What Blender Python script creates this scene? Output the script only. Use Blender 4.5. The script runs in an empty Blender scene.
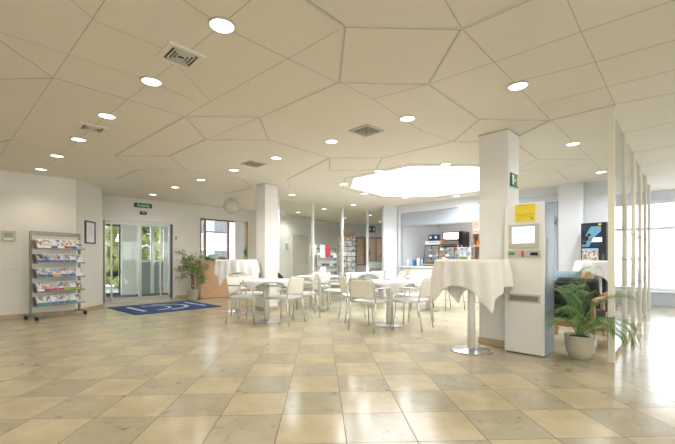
import bpy, bmesh, math, random
from mathutils import Vector, Matrix
from mathutils.geometry import tessellate_polygon
random.seed(7)
C = bpy.context.scene.collection
PI = math.pi
F, H, HC, CX, HY = 370.0, 1.1, 2.75, 337.5, 260.0
S2 = math.sqrt(.5)

# ---------------------------------------------------------------- measuring helpers (photo pixel -> place)
def at(px, Y): return ((px-CX)/F*Y, Y)
def fl(px, py): return at(px, F*H/(py-HY))
def ce(px, py): return at(px, F*(HC-H)/(HY-py))
def zz(py, Y): return H+(HY-py)/F*Y

# ---------------------------------------------------------------- materials
def mat(name, col, rough=.5, metal=0.0, spec=.5, noise=0, nscale=8, emit=None, estr=0, bump=0, coat=0):
    m = bpy.data.materials.new(name); m.use_nodes = True
    nt = m.node_tree; b = nt.nodes['Principled BSDF']
    b.inputs['Base Color'].default_value = (*col, 1)
    b.inputs['Roughness'].default_value = rough
    b.inputs['Metallic'].default_value = metal
    b.inputs['Specular IOR Level'].default_value = spec
    if coat: b.inputs['Coat Weight'].default_value = coat
    tc = nt.nodes.new('ShaderNodeTexCoord')
    if noise or bump:
        n = nt.nodes.new('ShaderNodeTexNoise'); n.inputs['Scale'].default_value = nscale; n.inputs['Detail'].default_value = 5
        nt.links.new(tc.outputs['Object'], n.inputs['Vector'])
        if noise:
            r = nt.nodes.new('ShaderNodeMapRange'); r.inputs['From Min'].default_value = .3; r.inputs['From Max'].default_value = .7
            r.inputs['To Min'].default_value = 1-noise; r.inputs['To Max'].default_value = 1+noise
            nt.links.new(n.outputs['Fac'], r.inputs['Value'])
            mx = nt.nodes.new('ShaderNodeVectorMath'); mx.operation = 'SCALE'; mx.inputs[0].default_value = col
            nt.links.new(r.outputs[0], mx.inputs['Scale']); nt.links.new(mx.outputs[0], b.inputs['Base Color'])
        if bump:
            bp = nt.nodes.new('ShaderNodeBump'); bp.inputs['Strength'].default_value = bump; bp.inputs['Distance'].default_value = .01
            nt.links.new(n.outputs['Fac'], bp.inputs['Height']); nt.links.new(bp.outputs[0], b.inputs['Normal'])
    if emit:
        b.inputs['Emission Color'].default_value = (*emit, 1); b.inputs['Emission Strength'].default_value = estr
    return m

def glass_mat(name, tint=(.975,.985,.985), refl=1.0, ior=1.45):
    m = bpy.data.materials.new(name); m.use_nodes = True; nt = m.node_tree
    for n in list(nt.nodes): nt.nodes.remove(n)
    o = nt.nodes.new('ShaderNodeOutputMaterial'); t = nt.nodes.new('ShaderNodeBsdfTransparent'); t.inputs[0].default_value = (*tint, 1)
    g = nt.nodes.new('ShaderNodeBsdfGlossy'); g.inputs['Roughness'].default_value = .02
    lw_ = nt.nodes.new('ShaderNodeLayerWeight'); lw_.inputs[0].default_value = .5
    f = nt.nodes.new('ShaderNodeMath'); f.operation = 'POWER'; f.inputs[1].default_value = 5; nt.links.new(lw_.outputs['Facing'], f.inputs[0])
    mu = nt.nodes.new('ShaderNodeMath'); mu.operation = 'MULTIPLY_ADD'; mu.inputs[1].default_value = .8*refl; mu.inputs[2].default_value = .03*refl
    x = nt.nodes.new('ShaderNodeMixShader')
    nt.links.new(f.outputs[0], mu.inputs[0]); nt.links.new(mu.outputs[0], x.inputs[0])
    nt.links.new(t.outputs[0], x.inputs[1]); nt.links.new(g.outputs[0], x.inputs[2]); nt.links.new(x.outputs[0], o.inputs[0])
    return m

def wood_mat(name, c1, c2, rough=.4, scale=3, axis=2):
    m = mat(name, c1, rough); nt = m.node_tree; b = nt.nodes['Principled BSDF']
    tc = nt.nodes.new('ShaderNodeTexCoord'); mp = nt.nodes.new('ShaderNodeMapping')
    s = [scale*8]*3; s[axis] = scale; mp.inputs['Scale'].default_value = s
    n = nt.nodes.new('ShaderNodeTexNoise'); n.inputs['Scale'].default_value = 1.5; n.inputs['Detail'].default_value = 6
    r = nt.nodes.new('ShaderNodeValToRGB'); r.color_ramp.elements[0].position = .35; r.color_ramp.elements[1].position = .68
    r.color_ramp.elements[0].color = (*c1, 1); r.color_ramp.elements[1].color = (*c2, 1)
    L = nt.links.new
    L(tc.outputs['Object'], mp.inputs[0]); L(mp.outputs[0], n.inputs['Vector']); L(n.outputs['Fac'], r.inputs[0]); L(r.outputs[0], b.inputs['Base Color'])
    return m

def photo_mat(name, scale, cols):
    """printed picture: blocks of procedural colour"""
    m = mat(name, (1,1,1), .35); nt = m.node_tree; b = nt.nodes['Principled BSDF']
    tc = nt.nodes.new('ShaderNodeTexCoord'); oi = nt.nodes.new('ShaderNodeObjectInfo'); ad = nt.nodes.new('ShaderNodeVectorMath'); ad.operation = 'MULTIPLY_ADD'; ad.inputs[1].default_value = (9,9,9); v = nt.nodes.new('ShaderNodeTexVoronoi'); v.inputs['Scale'].default_value = scale
    sp = nt.nodes.new('ShaderNodeSeparateColor')
    r = nt.nodes.new('ShaderNodeValToRGB'); r.color_ramp.interpolation = 'CONSTANT'
    while len(r.color_ramp.elements) < len(cols): r.color_ramp.elements.new(.5)
    for i, c in enumerate(cols):
        r.color_ramp.elements[i].position = i/len(cols); r.color_ramp.elements[i].color = (*c, 1)
    L = nt.links.new
    L(oi.outputs['Random'], ad.inputs[0]); L(tc.outputs['Object'], ad.inputs[2]); L(ad.outputs[0], v.inputs['Vector']); L(v.outputs['Color'], sp.inputs[0]); L(sp.outputs[0], r.inputs[0]); L(r.outputs[0], b.inputs['Base Color'])
    return m

def floor_mat():
    m = mat('limestone_tiles', (1,1,1), .15); nt = m.node_tree; b = nt.nodes['Principled BSDF']; L = nt.links.new
    N = nt.nodes.new
    def M(op, a, bb=None, c=None):
        n = N('ShaderNodeMath'); n.operation = op
        for i, v in enumerate((a, bb, c)):
            if v is None: continue
            if isinstance(v, (int, float)): n.inputs[i].default_value = v
            else: L(v, n.inputs[i])
        return n.outputs[0]
    g = N('ShaderNodeNewGeometry'); s = N('ShaderNodeSeparateXYZ'); L(g.outputs['Position'], s.inputs[0])
    a = math.radians(2.55); w = .432
    xg = M('ADD', M('MULTIPLY', s.outputs[0], math.cos(a)/w), M('MULTIPLY', s.outputs[1], math.sin(a)/w))
    yg = M('ADD', M('MULTIPLY', s.outputs[0], -math.sin(a)/w), M('MULTIPLY', s.outputs[1], math.cos(a)/w))
    u = M('ADD', xg, -.1545/w+100); v = M('ADD', yg, -2.65/w+100)
    fu, fv = M('FLOOR', u), M('FLOOR', v)
    par = M('MODULO', M('ADD', fu, fv), 2.0)
    du = M('ABSOLUTE', M('SUBTRACT', M('FRACT', u), .5)); dv = M('ABSOLUTE', M('SUBTRACT', M('FRACT', v), .5))
    grout = M('MAXIMUM', M('GREATER_THAN', du, .4925), M('GREATER_THAN', dv, .4935))
    cv = N('ShaderNodeCombineXYZ'); L(fu, cv.inputs[0]); L(fv, cv.inputs[1])
    wn = N('ShaderNodeTexWhiteNoise'); wn.noise_dimensions = '2D'; L(cv.outputs[0], wn.inputs['Vector'])
    # stone clouding, different in each tile
    ofs = N('ShaderNodeVectorMath'); ofs.operation = 'MULTIPLY_ADD'; L(wn.outputs['Color'], ofs.inputs[0]); ofs.inputs[1].default_value = (7,7,7); L(g.outputs['Position'], ofs.inputs[2])
    n1 = N('ShaderNodeTexNoise'); n1.inputs['Scale'].default_value = 4.5; n1.inputs['Detail'].default_value = 7; n1.inputs['Roughness'].default_value = .62; L(ofs.outputs[0], n1.inputs['Vector'])
    n2 = N('ShaderNodeTexNoise'); n2.inputs['Scale'].default_value = 11; n2.inputs['Detail'].default_value = 4; L(ofs.outputs[0], n2.inputs['Vector'])
    mix = N('ShaderNodeMix'); mix.data_type = 'RGBA'
    pf = M('ADD', M('MULTIPLY', par, .72), M('MULTIPLY', wn.outputs['Value'], .30))
    L(pf, mix.inputs['Factor']); mix.inputs[6].default_value = (.535,.452,.292,1); mix.inputs[7].default_value = (.425,.383,.272,1)
    br = M('ADD', M('MULTIPLY', n1.outputs['Fac'], .55), .73)
    blot = M('MULTIPLY', M('MAXIMUM', M('SUBTRACT', n2.outputs['Fac'], .60), 0), M('ADD', M('MULTIPLY', par, 2.2), .5))
    br2 = M('SUBTRACT', br, blot)
    sc = N('ShaderNodeVectorMath'); sc.operation = 'SCALE'; L(mix.outputs[2], sc.inputs[0]); L(br2, sc.inputs['Scale'])
    m2 = N('ShaderNodeMix'); m2.data_type = 'RGBA'; L(grout, m2.inputs['Factor']); L(sc.outputs[0], m2.inputs[6]); m2.inputs[7].default_value = (.13,.105,.07,1)
    L(m2.outputs[2], b.inputs['Base Color'])
    L(M('ADD', M('MULTIPLY', n1.outputs['Fac'], .14), M('ADD', M('MULTIPLY', grout, .4), .12)), b.inputs['Roughness'])
    bp = N('ShaderNodeBump'); bp.inputs['Strength'].default_value = .03; bp.inputs['Distance'].default_value = .02; L(n2.outputs['Fac'], bp.inputs['Height']); L(bp.outputs[0], b.inputs['Normal'])
    b.inputs['Specular IOR Level'].default_value = .45
    return m

M = {}
M['floor'] = floor_mat()
M['ceil'] = mat('ceiling_paint', (.84,.78,.665), .7, noise=.02, nscale=1.2)
M['wall'] = mat('wall_paint', (.80,.765,.69), .7, noise=.015, nscale=2)
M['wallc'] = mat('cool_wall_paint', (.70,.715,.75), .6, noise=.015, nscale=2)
M['pillar'] = mat('pillar_paint', (.79,.765,.71), .55, noise=.01, nscale=2)
M['base'] = mat('stone_skirting', (.50,.40,.25), .35, noise=.12, nscale=7)
M['seamd'] = mat('shadow_gap', (.50,.46,.38), .8)
M['seaml'] = mat('painted_profile', (.70,.68,.62), .4)
M['steel'] = mat('satin_steel', (.55,.55,.54), .28, .9, noise=.05, nscale=20)
M['alu'] = mat('anodised_aluminium', (.62,.61,.57), .35, .5)
M['chrome'] = mat('chrome', (.72,.72,.72), .12, 1)
M['white'] = mat('white_lacquer', (.80,.80,.79), .3)
M['cream'] = mat('cream_lacquer', (.82,.77,.67), .35)
M['mesh'] = mat('perforated_white_plastic', (.84,.79,.69), .45, noise=.09, nscale=90)
M['cloth'] = mat('white_linen', (.80,.79,.76), .85, bump=.1, nscale=60)
M['clothc'] = mat('cream_linen', (.82,.785,.71), .85, bump=.1, nscale=60)
M['black'] = mat('black_plastic', (.02,.02,.022), .35)
M['rubber'] = mat('black_rubber', (.015,.015,.015), .6)
M['dark'] = mat('dark_grey', (.09,.09,.095), .5)
M['glass'] = glass_mat('clear_glass')
M['glassg'] = glass_mat('greenish_glass', (.965,.985,.975))
M['glassd'] = glass_mat('tinted_door_glass', (.80,.84,.80))
M['frost'] = mat('frosted_band', (.80,.88,.85), .6)
M['frostd'] = mat('frosted_lower_pane', (.30,.33,.33), .5)
M['green'] = mat('exit_sign_green', (.012,.16,.07), .4)
M['dgreen'] = mat('dark_exit_green', (.008,.05,.025), .4)
M['yellow'] = mat('yellow_notice', (.80,.62,.03), .5)
M['red'] = mat('signal_red', (.65,.06,.05), .4)
M['blue'] = mat('mat_blue', (.020,.055,.17), .95, noise=.25, nscale=70, bump=.4)
M['matlogo'] = mat('pale_mat_pile', (.50,.55,.62), .95, noise=.1, nscale=70)
M['beech'] = wood_mat('beech_veneer', (.60,.35,.19), (.68,.43,.25), .4, 2, 0)
M['oak'] = wood_mat('oiled_oak', (.42,.22,.085), (.56,.32,.14), .4, 3, 0)
M['brown'] = wood_mat('brown_window_wood', (.25,.15,.09), (.36,.23,.15), .5, 3, 2)
M['upholst'] = mat('black_green_upholstery', (.018,.022,.017), .85, noise=.2, nscale=40)
M['uphblue'] = mat('blue_grey_upholstery', (.23,.31,.37), .85, noise=.1, nscale=40)
M['soil'] = mat('potting_soil', (.07,.035,.02), .95, noise=.4, nscale=40)
M['pot'] = mat('cream_glazed_pot', (.52,.47,.35), .25, coat=.3)
M['leaf'] = mat('palm_green', (.12,.24,.06), .45, noise=.45, nscale=6)
M['leafp'] = mat('pale_palm_green', (.17,.27,.07), .45, noise=.3, nscale=6)
M['ficus'] = mat('ficus_green', (.30,.38,.14), .45, noise=.5, nscale=9)
M['bark'] = mat('grey_bark', (.24,.17,.10), .8, noise=.3, nscale=30)
M['hedge'] = mat('yellow_green_hedge', (.36,.34,.11), .7, noise=.5, nscale=2.5, bump=.5)
M['hedge2'] = mat('dark_shrub', (.05,.075,.035), .7, noise=.6, nscale=3)
M['paper'] = mat('white_paper', (.85,.85,.84), .6)
M['ledge'] = mat('kiosk_side_paint', (.17,.215,.245), .35)
M['panel'] = mat('kiosk_panel_grey', (.52,.49,.40), .4)
M['screen'] = mat('lit_touch_screen', (.2,.3,.3), .2, emit=(.72,.93,.95), estr=1.0)
M['lens'] = mat('lamp_lens', (.9,.9,.85), .4, emit=(1,.96,.88), estr=3)
M['sky'] = mat('skylight_diffuser', (.9,.9,.9), .6, emit=(.88,.94,1), estr=4.0)
M['shut'] = mat('grey_blue_shutter', (.46,.50,.57), .4, .15)
M['litcream'] = mat('lit_cream_panel', (.9,.8,.5), .4, emit=(1,.86,.55), estr=1.4)
M['vscreen'] = mat('lit_blue_screen', (.01,.02,.03), .15, emit=(.012,.035,.06), estr=1)
M['vglow'] = mat('lit_white_lettering', (.8,.85,.9), .3, emit=(.7,.8,.95), estr=1.1)
M['vswirl'] = mat('lit_pale_blue_swirl', (.1,.2,.25), .3, emit=(.05,.12,.17), estr=1)
M['kraft'] = mat('grey_metal_rack', (.31,.30,.27), .4, .5)
M['blind'] = mat('pale_blind', (.78,.80,.80), .7)
M['entrymat'] = mat('grey_entrance_matting', (.13,.12,.11), .9, noise=.2, nscale=40)
M['concrete'] = mat('paving_outside', (.55,.53,.50), .8, noise=.1, nscale=3)
M['facade'] = mat('pale_grey_render', (.33,.34,.36), .8, noise=.1, nscale=1)
M['bluedk'] = mat('dark_blue_card', (.02,.035,.11), .5)
M['wicker'] = mat('woven_beige_shade', (.75,.70,.60), .8, noise=.2, nscale=35, bump=.6)
M['pinkwd'] = mat('pinkish_board', (.66,.47,.37), .55, noise=.06, nscale=4)
BAND = {}
for n, c in dict(blue=(.03,.15,.38), yellow=(.70,.40,.02), pink=(.42,.04,.14), green=(.22,.44,.04), teal=(.02,.30,.30), white=(.84,.84,.84), red=(.66,.05,.09), orange=(.72,.25,.05), paleblue=(.35,.55,.75)).items():
    BAND[n] = mat(n+'_print', c, .4)
PH = [photo_mat('printed_picture_one', 22, [(.8,.8,.8),(.5,.28,.2),(.75,.72,.66),(.25,.3,.4),(.8,.65,.55),(.15,.1,.1)]),
      photo_mat('printed_picture_two', 26, [(.6,.35,.22),(.8,.8,.82),(.2,.2,.25),(.75,.6,.5),(.4,.5,.6),(.85,.83,.8)]),
      photo_mat('printed_picture_three', 18, [(.85,.85,.85),(.8,.8,.82),(.35,.5,.7),(.8,.75,.7),(.6,.4,.35),(.85,.85,.85)])]
SPIN = photo_mat('greeting_card_print', 16, [(.75,.35,.1),(.8,.8,.8),(.2,.35,.5),(.75,.65,.4),(.6,.15,.2),(.85,.83,.8),(.3,.45,.25),(.15,.15,.2)])
SNACK = photo_mat('snack_picture_print', 34, [(.55,.42,.25),(.7,.7,.72),(.45,.18,.12),(.75,.65,.5),(.2,.2,.3),(.6,.62,.66)])

# ---------------------------------------------------------------- mesh builder
class MB:
    def __init__(s): s.bm = bmesh.new(); s.mi = 0
    def _f(s, vs, smooth=False):
        try: f = s.bm.faces.new(vs)
        except ValueError: return
        f.material_index = s.mi; f.smooth = smooth
    def box(s, c, d, rz=0, ry=0, rx=0):
        R = Matrix.Rotation(rz,3,'Z') @ Matrix.Rotation(ry,3,'Y') @ Matrix.Rotation(rx,3,'X'); c = Vector(c)
        v = [s.bm.verts.new(c+R@Vector((x*d[0]/2,y*d[1]/2,z*d[2]/2))) for x in (-1,1) for y in (-1,1) for z in (-1,1)]
        for q in ((0,1,3,2),(4,6,7,5),(0,4,5,1),(2,3,7,6),(0,2,6,4),(1,5,7,3)): s._f([v[i] for i in q])
        return s
    def line(s, p, q, t, z0, z1, side=0):
        """upright slab from p to q (plan), thickness t; side +1 = left of p->q, -1 = right, 0 = centred"""
        p, q = Vector(p[:2]), Vector(q[:2]); d = (q-p); L = d.length; d /= L; n = Vector((-d.y, d.x))
        c = (p+q)/2 + n*t/2*side
        return s.box((c.x,c.y,(z0+z1)/2), (L,t,z1-z0), math.atan2(d.y,d.x))
    def prism(s, pts, z0, z1):
        a = [s.bm.verts.new((x,y,z0)) for x,y in pts]; b = [s.bm.verts.new((x,y,z1)) for x,y in pts]
        n = len(pts)
        for tri in tessellate_polygon([[Vector((x,y,0)) for x,y in pts]]):
            s._f([a[i] for i in tri][::-1]); s._f([b[i] for i in tri])
        for i in range(n): s._f([a[i],a[(i+1)%n],b[(i+1)%n],b[i]])
        return s
    def lathe(s, prof, c=(0,0,0), n=28, smooth=True):
        c = Vector(c); rings = []
        for r, z in prof:
            rings.append([s.bm.verts.new(c+Vector((max(r,1e-4)*math.cos(2*PI*k/n), max(r,1e-4)*math.sin(2*PI*k/n), z))) for k in range(n)])
        for a, b in zip(rings, rings[1:]):
            for k in range(n): s._f([a[k],a[(k+1)%n],b[(k+1)%n],b[k]], smooth)
        s._f(rings[0][::-1]); s._f(rings[-1])
        return s
    def cyl(s, c, r, z0, z1, n=24): return s.lathe([(r,z0),(r,z1)], c, n)
    def tube(s, pts, r, n=8, r2=None, closed=False):
        P = [Vector(p) for p in pts]; rings = []; m = len(P)
        for i, p in enumerate(P):
            if closed: t = (P[(i+1)%m]-P[i-1]).normalized()
            else: t = (P[min(i+1,m-1)]-P[max(i-1,0)]).normalized()
            up = Vector((0,0,1)) if abs(t.z) < .9 else Vector((0,1,0))
            a = t.cross(up).normalized(); b = t.cross(a).normalized()
            rr = r if r2 is None else r+(r2-r)*i/(m-1)
            rings.append([s.bm.verts.new(p+(a*math.cos(2*PI*k/n)+b*math.sin(2*PI*k/n))*rr) for k in range(n)])
        def dist(A, B, o): return sum((A[k].co-B[(k+o)%n].co).length for k in range(n))
        pairs = list(zip(rings, rings[1:]))+([(rings[-1], rings[0])] if closed else [])
        for A, B in pairs:
            o = min(range(n), key=lambda o: dist(A,B,o))
            for k in range(n): s._f([A[k],A[(k+1)%n],B[(k+1+o)%n],B[(k+o)%n]], True)
        if not closed: s._f(rings[0]); s._f(rings[-1])
        return s
    def quad(s, pts): s._f([s.bm.verts.new(p) for p in pts]); return s
    def build(s, name, m, parent=None, bevel=0, kind=None, recalc=True):
        if recalc: bmesh.ops.recalc_face_normals(s.bm, faces=s.bm.faces)
        me = bpy.data.meshes.new(name); s.bm.to_mesh(me); s.bm.free()
        for x in (m if isinstance(m, (list,tuple)) else [m]): me.materials.append(x)
        o = bpy.data.objects.new(name, me); C.objects.link(o)
        if parent: o.parent = parent
        if bevel:
            b = o.modifiers.new('bevel','BEVEL'); b.width = bevel; b.segments = 2; b.limit_method = 'ANGLE'
        if kind: o['kind'] = kind
        return o

def thing(name, label, cat, loc=(0,0,0), rz=0, group=None):
    o = bpy.data.objects.new(name, None); C.objects.link(o); o.empty_display_size = .1
    o.location = loc; o.rotation_euler = (0,0,math.radians(rz)); tag(o, label, cat, group); return o
def tag(o, label, cat, group=None):
    o['label'] = label; o['category'] = cat
    if group: o['group'] = group
    return o
def dup(src, loc, rz, label, group=None):
    r = src.copy(); C.objects.link(r); r.location = loc; r.rotation_euler = (0,0,math.radians(rz)); r['label'] = label
    if group: r['group'] = group
    for ch in list(src.children):
        c = ch.copy(); C.objects.link(c); c.parent = r
        for g in list(ch.children):
            d = g.copy(); C.objects.link(d); d.parent = c
    return r
def text_mesh(name, s, size, m, parent, loc, rot=(PI/2,0,0), bold=0, ext=.001):
    cu = bpy.data.curves.new(name+'_curve', 'FONT'); cu.body = s; cu.size = size; cu.extrude = ext; cu.offset = bold
    cu.align_x = 'CENTER'; cu.align_y = 'CENTER'
    t = bpy.data.objects.new(name+'_tmp', cu); C.objects.link(t)
    me = bpy.data.meshes.new_from_object(t.evaluated_get(bpy.context.evaluated_depsgraph_get()))
    bpy.data.objects.remove(t); bpy.data.curves.remove(cu)
    me.materials.clear(); me.materials.append(m)
    o = bpy.data.objects.new(name, me); C.objects.link(o); o.location = loc; o.rotation_euler = rot
    if parent: o.parent = parent
    return o

# ---------------------------------------------------------------- plan of the building
A0 = (-9.6,3.45); B = (-5.36,7.58); Cc = (-5.42,8.52)
D0 = (-5.95,9.25)                       # entrance wall runs at 45 degrees: x = y - 15.2
def w1(s): return (D0[0]+s*S2, D0[1]+s*S2)
W1L = 4.55
Fp = w1(W1L)
G0, G1 = (-2.28,12.15), (.05,17.0)
L0 = (1.85,11.3); U = (S2,-S2); NN = (S2,S2)
def lw(s, o=0): return (L0[0]+U[0]*s+NN[0]*o, L0[1]+U[1]*s+NN[1]*o)
LL = 5.80
R0, R1 = (7.3,9.2), (12.9,3.6)

outer = [(-10.5,-3.7),(-10.5,3.4),A0,B,Cc,D0,(-6.2,9.5),w1(-.1),Fp,(-2.2,12.3),G0,G1,(1.8,17.2),(2.6,17.2),(6.4,14.5),(8.4,10.5),R0,R1,(13.1,3.6),(13.1,-3.7)]
outer = [(-10.5,-3.7),(-10.5,3.4),(-9.7,3.45),(-5.5,7.7),(-5.5,8.6),(-6.1,9.3),(-2.85,12.5),(-2.4,12.5),(-.1,17.2),(2.6,17.2),(6.4,14.5),(8.0,10.0),(7.4,9.3),(13.0,3.7),(13.0,-3.7)]
sky0 = [ce(*p) for p in ((352,178.7),(410.7,165.9),(479.5,166.7))]+[(3.45,7.45),(3.42,8.8),(2.55,9.62),(1.2,9.62),ce(348.8,188)]
scx = sum(p[0] for p in sky0)/8; scy = sum(p[1] for p in sky0)/8
sky = [(scx+(x-scx)*.975, scy+(y-scy)*.975) for x,y in sky0]

# floor, ceiling
MB().prism(outer, -.1, 0).build('floor', M['floor'], kind='structure')
bm = bmesh.new()
rings = [[Vector((x,y,HC)) for x,y in outer], [Vector((x,y,HC)) for x,y in sky]]
flat = [v for r in rings for v in r]
bv = [bm.verts.new(v) for v in flat]; bt = [bm.verts.new(v+Vector((0,0,.12))) for v in flat]
for t in tessellate_polygon(rings):
    bm.faces.new([bv[i] for i in t]); bm.faces.new([bt[i] for i in t])
n0 = len(outer); n1 = len(sky)
for base, n in ((0,n0),(n0,n1)):
    for i in range(n):
        j = base+(i+1)%n; i = base+i
        bm.faces.new([bv[i],bv[j],bt[j],bt[i]])
bmesh.ops.recalc_face_normals(bm, faces=bm.faces)
me = bpy.data.meshes.new('ceiling'); bm.to_mesh(me); bm.free(); me.materials.append(M['ceil'])
o = bpy.data.objects.new('ceiling', me); C.objects.link(o); o['kind'] = 'structure'

# skylight: shallow well with a luminous opal diffuser
mb = MB()
for i in range(n1): mb.line(sky[i], sky[(i+1)%n1], .03, HC+.12, HC+.24, 0)
mb.build('trim_1', M['white'], kind='structure')
sk = MB().prism(sky, HC+.20, HC+.21).build('window_9', M['sky'], kind='structure')
mb = MB()
scx = sum(p[0] for p in sky)/n1; scy = sum(p[1] for p in sky)/n1
ring = [(scx+(x-scx)*1.12, scy+(y-scy)*1.12) for x,y in sky]
for i in range(n1):
    mb.line(ring[i], ring[(i+1)%n1], .012, HC-.004, HC+.002)
mb.build('trim_2', M['seamd'], kind='structure')

# ceiling joints ------------------------------------------------
def seams(segs, w, d, m, name, shift=0):
    mb = MB()
    for (x0,y0,x1,y1) in segs:
        p, q = ce(x0,y0), ce(x1,y1)
        if shift:
            dx, dy = q[0]-p[0], q[1]-p[1]; l = math.hypot(dx,dy); nx, ny = -dy/l*shift, dx/l*shift
            p = (p[0]+nx,p[1]+ny); q = (q[0]+nx,q[1]+ny)
        mb.line(p, q, w, HC-d, HC+.002)
    return mb.build(name, m, kind='structure')
heavy = [(-40,12,54.7,77.3),(-40,79,54.7,77.3),(54.7,77.3,185.3,115.9),(114.7,155.3,185.3,115.9),(114.7,155.3,170.7,155.9),(185.3,115.9,206.7,139.3),
 (206.7,139.3,169.5,155.9),(169.5,155.9,186.7,169.2),(138.7,169.5,186.7,169.2),(114.7,155.3,138.7,169.5),(138.7,169.5,117.3,178.5),(206.7,139.3,269.3,139.9),
 (185.3,115.9,260,116.7),(260,116.7,269.3,139.9),(260,116.7,338.7,82),(338.7,82,429.3,84),(338.7,82,344,25.9),(344,25.9,462,28.5),(462,28.5,429.3,84),
 (344,25.9,280,-18),(462,28.5,590,-27),(429.3,84,479.5,118.7),(479.5,118.7,550.8,120.2),(550.8,120.2,615.8,104.3),(269.3,139.9,330.7,157.5),
 (330.7,157.5,382.7,157.9),(382.7,157.9,453.3,141.3),(453.3,141.3,479.5,118.7),(453.3,141.3,500,141.3),(329.9,157.5,329.9,170.7),(329.9,170.7,376,169.3),(382.7,157.9,376,169.3),
 (330.7,157.5,288,179.3),(288,179.3,289.5,187),(244,179.3,252,188),(252,188,225,193.5),(186.7,169.2,244,179.3),(13.3,139.3,114.7,155.3),(13.3,139.3,-30,147),(-30,135,13.3,139.3),
 (550.8,120.2,519,136),(519,144.8,537.8,159.2),(537.8,159.2,591.3,159.2),(519,170.8,556.6,170.8),(556.6,170.8,569.6,180.3),(569.6,180.3,607,176)]
thin = [(113,-12,0.5,156),(45,-22,96,21.3),(96,21.3,160,46.7),(73,56,141,77.3),(0,32,73,56),(141,77.3,197,102),(160,46.7,210.7,101.3),(104,118,192,49.3),(40,172,104,118),
 (165,-12,209,17),(209,17,236,33.3),(236,33.3,288,58.7),(288,58.7,334.7,81.3),(275,-20,233.3,14.7),(233.3,14.7,192,49.3),(340,29,288,58.7),(288,58.7,210.7,101.3),(210.7,101.3,185.3,115.9),
 (438,-12,462,28.5),(462,28.5,550.8,120.2),(555,-30,581,31.8),(581,31.8,595.6,62),(595.6,62,614.4,104),(494.5,62,581,31.8),(581,31.8,675,0),(514.7,82.4,595.6,62),(595.6,62,690,36),
 (540.7,104,607,86.7),(607,86.7,690,66),(615.8,104.3,690,90),(550.8,120.2,591.3,159.2),(591.3,159.2,607,175),(591.3,159.2,556.6,170.8),(591.3,159.2,680,146),(537.8,159.2,519,168),
 (429.3,84,494.5,62),(338.7,82,373,99),(373,99,429.3,84),(373,99,422,131),(422,131,453.3,141.3),(260,116.7,206.7,139.3),(206.7,139.3,269.3,139.9),(627,132.5,690,118),(636,152,690,142),(644,166,690,158)]
seams(heavy, .010, .004, M['seamd'], 'trim_3', .009)
seams(heavy, .013, .005, M['seaml'], 'trim_4', -.003)
seams(thin, .005, .0015, M['seamd'], 'trim_5')

# walls ---------------------------------------------------------
def wall(name, p, q, openings=(), t=.16, side=1, m=None, z1=HC, z0=0):
    p, q = Vector(p), Vector(q); L = (q-p).length; d = (q-p)/L; mb = MB(); s = 0
    def P(x): v = p+d*x; return (v.x,v.y)
    for (a,b,lo,hi) in sorted(openings):
        if a > s: mb.line(P(s),P(a),t,z0,z1,side)
        if lo > z0: mb.line(P(a),P(b),t,z0,lo,side)
        if hi < z1: mb.line(P(a),P(b),t,hi,z1,side)
        s = b
    if s < L: mb.line(P(s),P(L),t,z0,z1,side)
    return mb.build(name, m or M['wall'], kind='structure')
def skirt(name, segs, side=-1, h=.085):
    mb = MB()
    for p, q in segs: mb.line(p, q, .015, 0, h, side)
    return mb.build(name, M['base'], kind='structure')
wall('wall_left', A0, B); wall('wall_left_return', B, Cc); wall('wall_left_jamb', Cc, D0)
skirt('baseboard_left', [(A0,B),(B,Cc)])
DS0, DS1 = .08, 1.80                      # door opening along the entrance wall
WS0, WS1 = 2.60, 4.19
wall('wall_entrance', D0, Fp, [(DS0,DS1,0,2.17),(WS0,WS1,.95,2.36)])
skirt('baseboard_entrance', [(w1(DS1+.05),w1(W1L))])
wall('wall_niche', Fp, G0)
wall('wall_rear_left', G0, G1); skirt('baseboard_rear_left', [(G0,G1)])
wall('wall_rear', G1, (2.6,17.05), m=M['wallc'])
wall('wall_rear_right', (2.6,17.05), (3.3,13.0), m=M['wallc'])
# service wall with the two roller shutters
SH0, SH1 = .07, 2.75
SB0, SB1 = 3.30, 4.30
wall('wall_service', L0, lw(LL), [(SH0,SH1,.0,2.52),(SB0,SB1,0,2.40)], m=M['wallc'])
for i, s in enumerate((2.95,)):
    pass
skirt('baseboard_service', [(lw(4.86),lw(LL))])
MB().line(lw(4.38,-.02), lw(4.84,-.02), .16, 0, HC, -1).build('wall_service_pier', M['wallc'], kind='structure')
wall('wall_corridor_end', lw(LL), (7.3,9.2), m=M['wallc'], side=1)
# back and side of the building behind the camera
wall('wall_back', (13.0,-3.6), (-10.4,-3.6), [(3,9,1.0,2.3),(12,20,1.0,2.3)], side=1)
wall('wall_back_left', (-10.4,-3.6), (-10.4,3.45)); wall('wall_side_left', (-10.4,3.45), A0)
wall('wall_side_right', R1, (12.9,-3.6), [(.4,3.2,.35,2.5),(3.6,6.6,.35,2.5)])

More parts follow.
